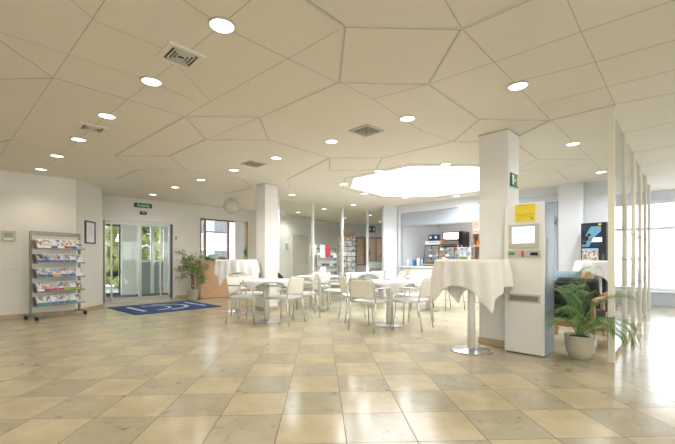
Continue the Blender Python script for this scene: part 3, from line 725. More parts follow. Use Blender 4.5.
# emblem: two straight bars with two arcs between them, in mat coordinates (u along door, v away from it)
o0 = Vector(pm[0]); ev = (Vector(pm[1])-o0); eu = (Vector(pm[3])-o0)
def mp(u, v): w = o0+eu*u+ev*v; return (w.x,w.y)
mb = MB(); z0, z1 = .0122, .014
def band(path, w):
    for i in range(len(path)-1):
        (a,b),(c,d) = path[i], path[i+1]
        pa, pb = Vector(mp(a,b)), Vector(mp(c,d)); dd = (pb-pa).normalized()*.01
        mb.line(pa-dd, pb+dd, w, z0, z1)
band([(.16,.24),(.16,.80)],.09); band([(.86,.22),(.86,.80)],.09)
band([(.30+.22*math.sin(t_),.52-.26*math.cos(t_)) for t_ in [PI*i/10 for i in range(0,11)]],.07)
band([(.44+.28*math.sin(t_),.52-.32*math.cos(t_)) for t_ in [PI*i/10 for i in range(0,11)]],.09)
mb.build('emblem', M['matlogo'], mt)

# ---------------------------------------------------------------- brochure rack
ra0, ra1 = Vector((-5.60,6.75)), Vector((-5.255,7.53)); rl = (ra1-ra0).length; rang = math.degrees(math.atan2(ra1.y-ra0.y, ra1.x-ra0.x))
rk = thing('brochure_rack', 'tall grey metal brochure rack on castors at the left wall', 'rack', (ra0.x,ra0.y,0), rang)
for x in (0,rl): MB().box((x,0,.85),(.035,.035,1.56)).build('post', M['kraft'], rk, .003)
for x in (0,rl): MB().box((x,-.02,.085),(.035,.40,.03)).build('foot_bar', M['kraft'], rk, .003)
for x in (0,rl):
    for y in (-.19,.15):
        c_ = MB(); c_.bm.free(); c_ = MB()
        c_.lathe([(.005,-.017),(.036,-.017),(.040,-.008),(.040,.008),(.036,.017),(.005,.017)],(0,0,0),18)
        for v in c_.bm.verts: v.co = Vector((x+v.co.z, y+v.co.x, .041+v.co.y))
        c_.build('castor', M['rubber'], rk)
MB().box((rl/2,0,1.60),(rl,.03,.07)).build('header_bar', M['kraft'], rk)
SZ = (1.30,1.035,.765,.505,.25)
ROWS = [['white','white','blue','white','red','blue','paleblue'],['blue','blue','blue','blue','blue','blue','white'],['blue','blue','yellow','blue','blue','white'],['white','pink','pink','pink','green','green','green'],['teal','teal','blue','blue','blue','teal','paleblue']]
RN = ['top','second','third','fourth','lowest']; ORD = ['first','second','third','fourth','fifth','sixth','seventh']
for i, z in enumerate(SZ):
    mb = MB(); mb.box((rl/2,-.10,z),(rl-.02,.20,.008),rx=.0); mb.box((rl/2,-.20,z+.01),(rl-.02,.006,.028)); mb.box((rl/2,-.02,z+.09),(rl-.03,.006,.17),rx=-.35)
    mb.build('shelf', M['kraft'], rk)
    n = len(ROWS[i]); pit = (rl-.06)/n
    for k, cn in enumerate(ROWS[i]):
        bw = pit*.93; bh = .195 if i else .205
        mb = MB(); mb.box((0,0,bh/2),(bw,.012,bh)); mb.mi = 1; mb.box((0,-.0068,bh*.62),(bw*.94,.002,bh*.60)); mb.mi = 2; mb.box((0,-.0068,bh*.16),(bw*.99,.002,bh*.30))
        o = mb.build('brochure', [M['paper'],PH[(i*3+k)%3],BAND[cn]])
        lx, ly = .03+pit*(k+.5), -.165
        cr, sr = math.cos(math.radians(rang)), math.sin(math.radians(rang))
        o.location = (ra0.x+lx*cr-ly*sr, ra0.y+lx*sr+ly*cr, z+.006); o.rotation_euler = (-.45,random.uniform(-.03,.03),math.radians(rang))
        tag(o, '%s and white brochure on the %s shelf of the rack, %s from the left' % (cn if cn!='white' else 'plain', RN[i], ORD[k]), 'brochure', 'brochures on the rack')

# ---------------------------------------------------------------- counter, ficus
ra_ = 45
ck = thing('reception_counter', 'beech-fronted reception counter below the window', 'counter', (-3.86,10.44,0), 40)
MB().box((.75,.17,.54),(1.5,.34,1.06)).build('body', M['beech'], ck, .004)
MB().box((.75,.16,1.085),(1.54,.40,.03)).build('worktop', M['oak'], ck, .004)
MB().box((.75,.17,.03),(1.46,.32,.06)).build('plinth', M['dark'], ck)
def on_ck(x,y): a = math.radians(40); return (-3.86+x*math.cos(a)-y*math.sin(a), 10.44+x*math.sin(a)+y*math.cos(a))
ph = thing('telephone', 'dark desk telephone on the beech reception counter', 'telephone', (*on_ck(.32,.15),1.10), 40)
MB().box((0,0,.02),(.20,.18,.04)).build('phone_base', M['black'], ph, .01); mb = MB(); mb.tube([(-.06,-.09,.05),(-.06,-.05,.075),(-.06,.05,.075),(-.06,.09,.05)],.02); mb.build('handset', M['black'], ph)
cb2 = thing('desk_bag', 'brown pouch lying beside the telephone on the counter', 'pouch', (*on_ck(.68,.15),1.10), 40)
MB().lathe([(.02,0),(.12,.01),(.13,.05),(.09,.09),(.02,.10)],(0,0,0),16).build('pouch_body', M['brown'], cb2); MB().box((0,0,.10),(.14,.02,.012)).build('zip', M['dark'], cb2)

def ficus(loc, label):
    t = thing('potted_ficus', label, 'potted plant', (*loc,0), 0)
    MB().lathe([(.10,0),(.125,.02),(.145,.26),(.155,.27),(.155,.295),(.135,.295),(.13,.25)],(0,0,0),28).build('pot', M['pot'], t)
    MB().cyl((0,0,0),.128,.22,.26,20).build('soil', M['soil'], t)
    mb = MB(); tips = []
    for k in range(3):
        pts = [(.03*math.cos(k*2.1+z*9),.03*math.sin(k*2.1+z*9),.25+z) for z in [i*.06 for i in range(13)]]
        mb.tube(pts,.014,7)
    for k in range(26):
        a = random.uniform(0,2*PI); z = random.uniform(.62,1.0); r = random.uniform(.18,.42)
        p0 = Vector((0,0,z)); p2 = Vector((r*math.cos(a),r*math.sin(a),z+random.uniform(-.3,.42))); p1 = (p0+p2)/2+Vector((0,0,.10))
        mb.tube([p0,p1,p2],.006,5,.003); tips += [(p1,p2)]
    mb.build('braided_trunk', M['bark'], t)
    lf = MB()
    for k in range(1250):
        p1, p2 = random.choice(tips); c = p1.lerp(p2, random.uniform(.1,1.25))+Vector([random.gauss(0,.045) for _ in range(3)])
        if c.z < .45: c.z = .45+random.uniform(0,.2)
        a = random.uniform(0,2*PI); d = Vector((math.cos(a),math.sin(a),random.uniform(-.9,.1))).normalized(); sdv = d.cross(Vector((random.uniform(-.4,.4),random.uniform(-.4,.4),1))).normalized()
        l = random.uniform(.06,.095); w = l*.28; up = d.cross(sdv)*.008
        v = [lf.bm.verts.new(x) for x in (c, c+d*l*.5+sdv*w, c+d*l, c+d*l*.5-sdv*w, c+d*l*.5+up)]
        for q in ((0,1,4),(1,2,4),(2,3,4),(3,0,4)): lf._f([v[i] for i in q])
    lf.build('foliage', M['ficus'], t, recalc=False)
    return t
fc = ficus(at(192.8,10.1), 'potted ficus tree in a cream pot between entrance door and beech counter')
fs = thing('sill_plant', 'small green plant at the right edge of the counter window', 'potted plant', on_ck(1.42,.12)+(1.1,), 0)
MB().lathe([(.05,0),(.07,.10),(.06,.10)],(0,0,0),14).build('pot', M['pot'], fs)
mb = MB()
for k in range(26):
    a = random.uniform(0,2*PI); r = random.uniform(.03,.12); h = random.uniform(.12,.38)
    p0, p1 = Vector((0,0,.08)), Vector((r*math.cos(a),r*math.sin(a),.08+h)); s_ = Vector((-math.sin(a),math.cos(a),0))*.014
    mb.quad([p0-s_*.3,(p0+p1)/2-s_,p1,(p0+p1)/2+s_])
mb.build('foliage', M['leaf'], fs, recalc=False)

# ---------------------------------------------------------------- tables, cloths, chairs
def cloth_obj(R, side, zt, rot, label, group, m, flare=.10, ripple=.03, nf=13, n=64, loc=(0,0), seed=0):
    rnd = random.Random(seed); ph_ = [rnd.uniform(0,6.28) for _ in range(4)]
    mb = MB(); g = {}
    for i in range(n+1):
        for j in range(n+1):
            x, y = (i/n-.5)*side, (j/n-.5)*side; r = math.hypot(x,y); th = math.atan2(y,x)
            if r <= R: p = (x,y,zt+.004)
            else:
                d = r-R; k = min(d/.18,1)
                rp = ripple*k*(math.sin(nf*th+ph_[0])+.5*math.sin((nf*.6)//1*th+ph_[1]))
                c4 = max(0,math.cos(4*(th)-PI)) if side > 1 else 0    # diagonals, where corners hang
                rr = R+.008+min(d,.02)+flare*d+rp*.6+ .02*k*c4*d
                dz = d*math.sqrt(max(.2,1-flare**2))-.004
                p = (rr*math.cos(th+rp*.5), rr*math.sin(th+rp*.5), zt+.004-dz)
            g[i,j] = mb.bm.verts.new(p)
    for i in range(n):
        for j in range(n): mb._f([g[i,j],g[i+1,j],g[i+1,j+1],g[i,j+1]], True)
    o = mb.build('tablecloth', m); o.location = (*loc,0); o.rotation_euler = (0,0,math.radians(rot))
    sd = o.modifiers.new('thickness','SOLIDIFY'); sd.thickness = .003; sd.offset = 1
    tag(o, label, 'tablecloth', group); return o
def round_table(x, y, label, cat='table', ht=.74, R=.40, br=.245, col=M['cream'], cw=.045):
    t = thing('cafe_table' if ht < 1 else 'bar_table', label, cat, (x,y,0), 0, 'round cafe tables' if ht < 1 else 'bar height standing tables')
    MB().lathe([(br,0),(br,.008),(br*.9,.014),(cw*1.6,.022),(cw*1.2,.03)],(0,0,0),40).build('base_plate', M['steel'], t)
    MB().lathe([(cw,.02),(cw,ht-.03)],(0,0,0),20).build('column', col, t)
    MB().lathe([(R-.006,ht-.026),(R,ht-.022),(R,ht-.004),(R-.006,ht)],(0,0,0),48).build('tabletop', M['white'], t)
    return t
T1 = (-1.26,6.62); T2 = (.87,6.28); T3 = (-.42,8.5); T4 = (1.97,8.1); T5 = (.75,10.1)
BT1 = (1.625,4.49); BT2 = (-2.15,7.93); BT3 = (4.84,6.85)
round_table(*T1, 'round pedestal table with a cream cloth, left of the front tables')
cloth_obj(.405,.84,.742,20,'small cream cloth on the left front table','cafe tablecloths',M['cloth'],.12,.02,11,48,T1,1)
round_table(*T2, 'round pedestal table with a cream cloth, in front centre of the room')
cloth_obj(.405,.88,.742,50,'small cream cloth on the front centre table','cafe tablecloths',M['cloth'],.12,.02,11,48,T2,2)
round_table(*T3, 'white round table with a menu card behind the left front table', R=.50)
round_table(*T4, 'white round table near the serving counter, behind the cream-draped bar table', R=.42)
cloth_obj(.425,.9,.742,30,'small white cloth on the table near the serving counter','cafe tablecloths',M['cloth'],.12,.02,11,48,T4,3)
round_table(*T5, 'rearmost white round table in front of the glass screen', R=.55)
cloth_obj(.555,1.1,.742,10,'white cloth on the rearmost round table','cafe tablecloths',M['cloth'],.12,.02,11,48,T5,4)
round_table(*BT1, 'bar table on a round steel base, beside the right pillar', ht=1.10, R=.39, br=.245, cw=.045)
cloth_obj(.395,1.40,1.102,48,'cream cloth with hanging corners on the bar table beside the right pillar','bar table cloths',M['clothc'],.07,.042,17,80,BT1,5)
round_table(*BT2, 'bar table on a round steel base, between beech counter and left pillar', ht=1.10, R=.40, br=.25)
cloth_obj(.405,1.34,1.102,18,'white cloth on the bar table between beech counter and left pillar','bar table cloths',M['cloth'],.10,.042,17,80,BT2,6)
round_table(*BT3, 'bar table before the vending machine', ht=1.08, R=.34, br=.24)
cloth_obj(.345,1.2,1.082,40,'bright white cloth on the bar table before the vending machine','bar table cloths',M['cloth'],.12,.026,14,64,BT3,7)

def make_chair(label):
    t = thing('cafe_chair', label, 'chair', (0,0,0), 0, 'stackable white cafe armchairs')
    w, r = .245, .0115
    for s_ in (-1,1):
        y = s_*w
        MB().tube([(.245,y*1.02,.0),(.225,y,.45),(.215,y,.60),(.20,y,.64)],r,8).build('leg', M['alu'], t)
        MB().tube([(-.27,y*1.03,0),(-.21,y,.44)],r,8).build('leg', M['alu'], t)
        MB().tube([(.20,y,.64),(.17,y,.655),(.0,y,.66),(-.235,y,.66)],r*1.15,8).build('armrest', M['alu'], t)
    mb = MB()
    pts = [(-.21,-w,.44),(-.235,-w,.62),(-.262,-w,.74),(-.270,-w+.02,.785),(-.274,-w+.06,.805),(-.276,0,.81),(-.274,w-.06,.805),(-.270,w-.02,.785),(-.262,w,.74),(-.235,w,.62),(-.21,w,.44)]
    mb.tube(pts,r,8); mb.build('back_frame', M['alu'], t)
    mb = MB(); mb.tube([(.225,-w,.44),(.225,w,.44)],r*.8,8); mb.tube([(-.21,-w,.44),(-.21,w,.44)],r*.8,8)
    for s_ in (-1,1): mb.tube([(-.21,s_*w,.44),(.225,s_*w,.44)],r*.8,8)
    mb.build('seat_frame', M['alu'], t)
    # seat: shallow dished rounded panel
    mb = MB(); g = {}; n = 14
    for lay, dz in ((0,0),(1,-.018)):
        for i in range(n+1):
            for j in range(n+1):
                u, v = i/n*2-1, j/n*2-1
                x = u*.235*math.sqrt(1-.10*v*v); y = v*.238*math.sqrt(1-.10*u*u)
                g[lay,i,j] = mb.bm.verts.new((x+.005,y,.468-.016*(1-u*u)*(1-v*v)+dz))
    for i in range(n):
        for j in range(n):
            mb._f([g[0,i,j],g[0,i+1,j],g[0,i+1,j+1],g[0,i,j+1]],True); mb._f([g[1,i,j],g[1,i,j+1],g[1,i+1,j+1],g[1,i+1,j]],True)
    for i in range(n):
        for a, b in (((i,0),(i+1,0)),((i,n),(i+1,n)),((0,i),(0,i+1)),((n,i),(n,i+1))): mb._f([g[0,a[0],a[1]],g[0,b[0],b[1]],g[1,b[0],b[1]],g[1,a[0],a[1]]])
    mb.build('seat', M['white'], t)
    mb = MB(); g = {}; m_ = 12
    for lay, dx in ((0,0),(1,.010)):
        for i in range(m_+1):
            for j in range(m_+1):
                v, h = j/m_*2-1, i/m_; z = .515+h*.278; 
                y = v*.232*(1-.10*max(0,h-.75)*4*abs(v)); x = -.222-(z-.5)*.17-.022*(1-v*v)
                g[lay,i,j] = mb.bm.verts.new((x+dx,y,z-(.02*abs(v)**6 if i == m_ else 0)))
    for i in range(m_):
        for j in range(m_):
            mb._f([g[0,i,j],g[0,i+1,j],g[0,i+1,j+1],g[0,i,j+1]],True); mb._f([g[1,i,j],g[1,i,j+1],g[1,i+1,j+1],g[1,i+1,j]],True)
    for i in range(m_):
        for a, b in (((i,0),(i+1,0)),((i,m_),(i+1,m_)),((0,i),(0,i+1)),((m_,i),(m_,i+1))): mb._f([g[0,a[0],a[1]],g[0,b[0],b[1]],g[1,b[0],b[1]],g[1,a[0],a[1]]])
    mb.build('backrest', M['mesh'], t)
    return t
CH = [(-1.62,6.60,-10,'leftmost cafe armchair, at the left front table, facing right'),
 (-.93,6.48,154,'cafe armchair on the near right of the left front table, back towards the camera'),
 (-1.72,7.28,-42,'cafe armchair behind the left front table, beside the left pillar'),
 (-.66,7.22,195,'cafe armchair behind the right side of the left front table, facing left'),
 (.34,6.78,12,'cafe armchair left of the front centre table, facing right'),
 (.54,5.88,47,'nearest cafe armchair of the front centre table, seen from behind'),
 (1.20,6.00,147,'cafe armchair at the near right of the front centre table, facing left'),
 (1.40,6.85,200,'cafe armchair behind the right side of the front centre table'),
 (-.02,7.98,170,'cafe armchair right of the menu card table, facing left'),
 (-1.18,8.42,8,'cafe armchair left of the menu card table, behind the left pillar edge'),
 (-.42,9.28,-90,'cafe armchair at the far side of the menu card table'),
 (1.42,8.5,-10,'cafe armchair left of the table near the serving counter'),
 (2.5,8.4,200,'cafe armchair right of the table near the serving counter'),
 (2.0,8.85,-95,'cafe armchair on the far side of the table near the serving counter'),
 (-.02,10.15,5,'cafe armchair left of the rearmost round table'),
 (.95,9.35,100,'cafe armchair on the near side of the rearmost round table'),
 (1.55,10.3,190,'cafe armchair right of the rearmost round table')]
c0 = make_chair(CH[0][3]); c0.location = (CH[0][0],CH[0][1],0); c0.rotation_euler = (0,0,math.radians(CH[0][2]))
for (x,y,a,lab) in CH[1:]: dup(c0,(x,y,0),a,lab)

def shell_chair(x,y,a,label,m_,loc=None):
    t = thing('shell_chair', label, 'chair', (x,y,0), a, 'rounded shell chairs at the rear')
    for sx_ in (-.19,.19):
        for sy_ in (-.19,.19): MB().tube([(sx_*1.15,sy_*1.15,0),(sx_,sy_,.43)],.011,6).build('leg', M['chrome'], t)
    MB().lathe([(.02,.425),(.20,.43),(.235,.455),(.20,.475),(.02,.465)],(0,0,0),22).build('seat', m_, t)
    mb = MB(); g = {}; n = 16; m2 = 8
    for lay in (0,1):
        for i in range(n+1):
            for j in range(m2+1):
                th = PI/2+.25+(PI-.5)*i/n; h = j/m2; top = .33*math.sin(PI*i/n)**.5
                r = .235+.03*h+lay*.014; g[lay,i,j] = mb.bm.verts.new((r*math.cos(th),r*math.sin(th),.46+h*top))
    for i in range(n):
        for j in range(m2):
            mb._f([g[0,i,j],g[0,i,j+1],g[0,i+1,j+1],g[0,i+1,j]],True); mb._f([g[1,i,j],g[1,i+1,j],g[1,i+1,j+1],g[1,i,j+1]],True)
    mb.build('backrest', m_, t)
shell_chair(-1.22,9.30,10,'dark brown rounded shell chair just right of the left pillar',mat('brown_shell',(.10,.075,.06),.5))
shell_chair(-1.80,9.05,-20,'black rounded shell chair half hidden by the left pillar',mat('black_shell',(.03,.03,.03),.5))
shell_chair(.72,8.75,90,'grey-green rounded shell chair between front centre table and rearmost table',mat('grey_green_shell',(.33,.36,.32),.5))
# bags lying on chairs
def bag(x,y,z,label,m_,s=1.0):
    t = thing('handbag', label, 'bag', (x,y,z), random.uniform(0,90))
    MB().lathe([(.03*s,0),(.13*s,.01),(.15*s,.06*s),(.11*s,.13*s),(.03*s,.15*s)],(0,0,0),16).build('bag_body', m_, t)
    mb = MB(); mb.tube([(-.07*s,0,.12*s),(-.05*s,0,.17*s),(.05*s,0,.17*s),(.07*s,0,.12*s)],.008,6); mb.build('handle', M['dark'], t)
bag(2.5,8.4,.47,'dark brown bag on the chair right of the serving-counter table',M['brown'])
bag(1.42,8.5,.47,'dark brown bag on the chair left of the serving-counter table',M['brown'])
bag(-1.18,8.42,.47,'black bag on the chair behind the left pillar edge',M['dark'])
# menu cards, napkin holder
def card(x,y,w,h,label):
    t = thing('menu_card', label, 'menu card', (x,y,.747), 0)
    mb = MB(); mb.box((0,-.02,h/2),(w,.004,h),rx=.12); mb.box((0,.02,h/2),(w,.004,h),rx=-.12); mb.build('folded_card', M['paper'], t)
    MB().box((0,0,.004),(w*.8,.07,.006)).build('foot', M['white'], t)
card(*at(323,8.3),.13,.20,'white folded menu card standing on the table behind the left front table')
card(*at(367.5,9.9),.07,.20,'white menu card standing on the rearmost round table')
nh = thing('napkin_holder', 'white napkin box with a steel rim on the table near the serving counter', 'napkin holder', (*at(428,8.0),.75), 20)
nh['label'] = 'white napkin box with a steel rim on the front centre table'; nh.location = (T2[0]+.02,T2[1]+.25,.747)
MB().box((0,0,.08),(.13,.10,.16)).build('box', M['white'], nh, .006); mb = MB()
for z in (.01,.16): mb.tube([(-.07,-.055,z),(.07,-.055,z),(.07,.055,z),(-.07,.055,z)],.005,6,closed=True)
mb.build('wire_rim', M['steel'], nh)

# ---------------------------------------------------------------- postcard tower, brochure stand, posters
pt = thing('postcard_spinner', 'tall postcard spinner tower behind the glass screen', 'display stand', (*at(347.5,13.3),0), 12)
MB().lathe([(.26,0),(.26,.03),(.04,.05)],(0,0,0),28).build('base_plate', M['dark'], pt)
MB().cyl((0,0,0),.03,.04,2.05,12).build('pole', M['steel'], pt)
MB().box((0,0,2.03),(.44,.44,.07)).build('header', BAND['orange'], pt, .01)
mb = MB()
for a in range(4):
    for c in (-.25,.25):
        x, y = (c,-.25)
        R_ = Matrix.Rotation(a*PI/2,3,'Z'); v = R_@Vector((x,y,0)); mb.tube([(v.x,v.y,.3),(v.x,v.y,1.98)],.008,6)
for z in [.30+.185*k for k in range(10)]:
    mb.tube([(-.26,-.26,z),(.26,-.26,z),(.26,.26,z),(-.26,.26,z)],.005,5,closed=True)
mb.build('wire_frame', M['black'], pt)
pc0 = None
for face in (0,1,3):
    for r_ in range(9):
        for c_ in range(3):
            mi_ = random.choice([SPIN,SPIN,PH[0],PH[2],PH[1],M['paper']])
            o = MB().box((0,0,.075),(.135,.006,.15)).build('postcard', mi_)
            v = Matrix.Rotation(math.radians(12)+face*PI/2,3,'Z')@Vector(((c_-1)*.155,-.275,0))
            o.location = (pt.location.x+v.x, pt.location.y+v.y, .31+r_*.185); o.rotation_euler = (-.06,0,math.radians(12)+face*PI/2)
            tag(o, 'small coloured postcard in the wires of the tall spinner tower', 'postcard', 'postcards on the spinner tower')
bs = thing('leaflet_stand', 'low tiered leaflet stand behind the first pane of the glass screen', 'display stand', (*at(326.5,12.4),0), 30)
mb = MB()
for x in (-.36,.36): mb.box((x,.05,.75),(.03,.03,1.5)); mb.box((x,0,.02),(.03,.4,.03))
mb.box((0,.05,1.47),(.75,.03,.04)); mb.build('frame', M['kraft'], bs)
for k, z in enumerate((.35,.62,.89,1.16)): MB().box((0,-.04,z),(.75,.18,.012)).build('shelf', M['kraft'], bs)
lf0 = None
for k, z in enumerate((.62,.89,1.16)):
    for c in range(5):
        cn = [['red','paleblue','white','orange','blue'],['white','blue','pink','white','teal'],['orange','white','red','blue','white']][k][c]
        mb = MB(); mb.box((0,0,.09),(.125,.008,.18)); mb.mi = 1; mb.box((0,-.005,.05),(.125,.003,.08)); o = mb.build('leaflet', [M['paper'],BAND[cn]])
        v = Matrix.Rotation(math.radians(30),3,'Z')@Vector((-.29+c*.145,-.08,0)); o.location = (bs.location.x+v.x,bs.location.y+v.y,z+.008); o.rotation_euler = (-.3,0,math.radians(30))
        tag(o, '%s and white leaflet on the leaflet stand, %s tier, %s from the left' % (cn if cn!='white' else 'plain',['lower','middle','upper'][k],ORD[c]), 'leaflet', 'leaflets on the leaflet stand')
def on_pc(px): return on_line(px, (-1.58,9.82), (2.0,13.4))
for (px, py, w_, h_, m_, lab) in ((314.3,249.5,.24,.32,M['paper'],'white sheet taped inside the glass screen, nearest the first slim post'),(323.5,251,.19,.38,M['paper'],'white poster next to the red poster on the glass screen'),(328.7,250.5,.20,.32,BAND['red'],'red poster on the glass screen')):
    g = on_pc(px); s = MB().box((0,0,0),(w_,.004,h_)).build('poster', m_); s.location = (g[0]-.03,g[1]+.03,zz(py,g[1])); s.rotation_euler = (0,0,PI/4); tag(s, lab, 'poster')
wv = thing('leafy_stem', 'brown dried stem ornament standing behind the first slim post', 'ornament', (*at(313.5,11.6),0), 0)
MB().lathe([(.07,0),(.10,.10),(.12,.35),(.08,.55),(.05,.62),(.06,.64)],(0,0,0),18).build('vase', M['brown'], wv)
mb = MB()
for k in range(7):
    a = k*.9; mb.tube([(0,0,.6),(.03*math.cos(a),.03*math.sin(a),.85),(.10*math.cos(a),.10*math.sin(a),1.12+.03*k)],.012,6,.004)
mb.build('stems', M['bark'], wv)

# ---------------------------------------------------------------- ticket machine
K = (2.015,4.46); kw = .43; kd = .40; kh = 1.76
km = thing('ticket_machine', 'white self-service machine with touch screen and yellow notice beside the right pillar', 'kiosk', (K[0],K[1],0), -45)
MB().box((kw/2,kd/2+.02,kh/2),(kw,kd-.04,kh-.005)).build('cabinet', M['ledge'], km, .004)
MB().box((kw/2,.012,kh/2+.008),(kw+.004,.03,kh-.016)).build('front_door', mat('kiosk_front_cream',(.78,.755,.69),.35), km, .006)
zk = lambda py: zz(py,4.40)
def kx(px):                              # position along the machine's front for a photo column
    k = (px-CX)/F; return (k*K[1]-K[0])/(S2+k*S2)
nt_ = MB().box(((kx(515)+kx(535.5))/2,-.006,1.645),(kx(535.5)-kx(515),.004,.20)).build('yellow_notice', M['yellow'], km)
xc = (kx(515)+kx(535.5))/2
for z, w_ in ((1.735,.17),(1.632,.19),(1.620,.19),(1.598,.17)): MB().box((xc,-.0085,z),(w_,.001,.003)).build('notice_line', M['bark'], nt_)
MB().box((xc-.075,-.0085,1.575),(.007,.001,.03)).build('notice_icon', M['bark'], nt_); MB().box((xc+.075,-.0085,1.578),(.02,.001,.022)).build('notice_icon', M['bark'], nt_)
x0, x1 = kx(509), kx(539.5)
MB().box(((x0+x1)/2,-.010,1.375),(x1-x0,.016,.275)).build('screen_bezel', M['panel'], km, .004)
x2, x3 = kx(512.7), kx(535)
sc_ = MB().box(((x2+x3)/2,-.020,1.39),(x3-x2,.006,.19)).build('touch_screen', M['screen'], km)
mb = MB()
for (dx, z, w_) in ((-.06,1.473,.06),(.04,1.470,.03),(.075,1.468,.03),(-.03,1.44,.05),(.045,1.442,.045)): mb.box(((x2+x3)/2+dx,-.0235,z),(w_,.001,.006))
mb.build('screen_text', M['dark'], sc_)
MB().box(((kx(508)+kx(541))/2,-.010,1.172),(kx(541)-kx(508),.014,.085)).build('slot_panel', M['panel'], km, .003)
MB().box((kx(512.5),-.020,1.187),(.075,.014,.025)).build('green_card_slot', mat('slot_green',(.10,.42,.06),.4), km, .004)
MB().box((kx(512.5),-.019,1.166),(.055,.006,.008)).build('card_slit', M['black'], km)
MB().box((kx(523.2),-.020,1.172),(.026,.010,.07)).build('red_button_strip', M['red'], km, .003)
MB().box((kx(534.6),-.020,1.170),(.080,.010,.034)).build('black_display', M['black'], km, .002)
xa, xb = kx(508), kx(541)
fr = MB(); fr.box(((xa+xb)/2,-.006,.655),(xb-xa,.012,.10)); fr.build('tray_frame', M['panel'], km, .003)
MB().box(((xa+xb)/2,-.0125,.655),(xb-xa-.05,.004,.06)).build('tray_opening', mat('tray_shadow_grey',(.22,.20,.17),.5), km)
mb = MB(); mb.tube([(kw+.004,.12,1.35),(kw+.012,.14,1.2),(kw+.010,.11,1.05),(kw+.012,.13,.9),(kw+.008,.12,.75)],.004,6); mb.build('side_cable', M['alu'], km)

# ---------------------------------------------------------------- vending machine
v0 = Vector((4.93,7.5)); va = math.degrees(math.atan2(-.77,.64))
vm = thing('vending_machine', 'tall black drinks machine with a lit screen and product pictures, far right', 'vending machine', (v0.x,v0.y,0), va)
vw = .43
MB().box((vw/2,.15,.92),(vw,.29,1.84)).build('cabinet', M['black'], vm, .01)
s1 = MB().box((vw/2-.03,-.006,1.57),(vw-.10,.010,.42)).build('advert_screen', M['vscreen'], vm)
mb = MB(); mb.prism([(0,0),(.13,0),(.20,.17),(.33,.30),(.33,.40),(.16,.40),(.05,.20)],0,.003)
for v in mb.bm.verts: v.co = Vector((v.co.x+.02,-.0125-v.co.z,1.365+v.co.y))
mb.build('swirl_graphic', M['vswirl'], s1)
for (cx, cz, r_) in ((.07,1.66,.045),(.09,1.53,.055),(.15,1.60,.03),(.07,1.44,.035)):
    mb = MB().lathe([(r_,0),(r_,.004)],(0,0,0),18)
    for v in mb.bm.verts: v.co = Vector((cx+v.co.x,-.016-v.co.z,cz+v.co.y))
    mb.build('dark_disc', M['black'], s1)
MB().box((.27,-.013,1.50),(.19,.004,.085)).build('letter_plate', M['vglow'], s1)
text_mesh('lettering', 'COOL', .075, M['black'], s1, (.27,-.018,1.50))
MB().box((vw/2-.05,-.006,1.02),(vw-.15,.010,.62)).build('product_panel', SNACK, vm)
MB().box((vw/2-.05,-.013,1.305),(vw-.16,.004,.04)).build('panel_heading', BAND['paleblue'], vm)
MB().box((vw-.045,-.008,1.12),(.05,.012,.20)).build('keypad', M['dark'], vm, .003)
MB().box((vw-.10,-.012,1.80),(.05,.01,.03)).build('yellow_sticker', M['yellow'], vm)

# ---------------------------------------------------------------- armchairs
def armchair(x, y, a, label, uph, hb=.78):
    t = thing('easy_chair', label, 'armchair', (x,y,0), a)
    for s_ in (-1,1):
        yy = s_*.33
        MB().box((.30,yy,.29),(.045,.045,.58)).build('leg', M['oak'], t, .008); MB().box((-.30,yy,.30),(.045,.045,.60),ry=-.12).build('leg', M['oak'], t, .008)
        mb = MB(); mb.tube([(-.36,yy,.58),(-.2,yy,.605),(.1,yy,.60),(.30,yy,.60),(.36,yy,.585)],.028,8); mb.build('armrest', M['oak'], t)
        MB().box((0,yy,.30),(.62,.03,.07)).build('side_rail', M['oak'], t, .006)
    MB().box((.28,0,.27),(.03,.62,.07)).build('front_rail', M['oak'], t, .006); MB().box((-.30,0,.27),(.03,.62,.07)).build('rear_rail', M['oak'], t, .006)
    MB().box((.02,0,.385),(.60,.58,.13),ry=.06).build('seat_cushion', uph, t, .04)
    MB().box((-.32,0,.60),(.13,.58,.46),ry=-.22).build('back_cushion', uph, t, .05)
    return t
armchair(3.20,5.02,38,'dark upholstered wooden armchair behind the potted palm', M['upholst'])
ac = armchair(3.95,6.62,-150,'blue-grey upholstered wooden armchair with a rolled headrest, behind the ticket machine', M['uphblue'])
hb_ = MB().tube([(-.38,-.26,.80),(-.38,.24,.80)],.095,18).build('headrest_roll', M['uphblue'], ac); MB().tube([(-.38,.24,.80),(-.38,.32,.80)],.10,18).build('wooden_end', M['oak'], hb_)
armchair(3.93,5.80,32,'second dark wooden armchair, behind the one at the palm', M['upholst'])

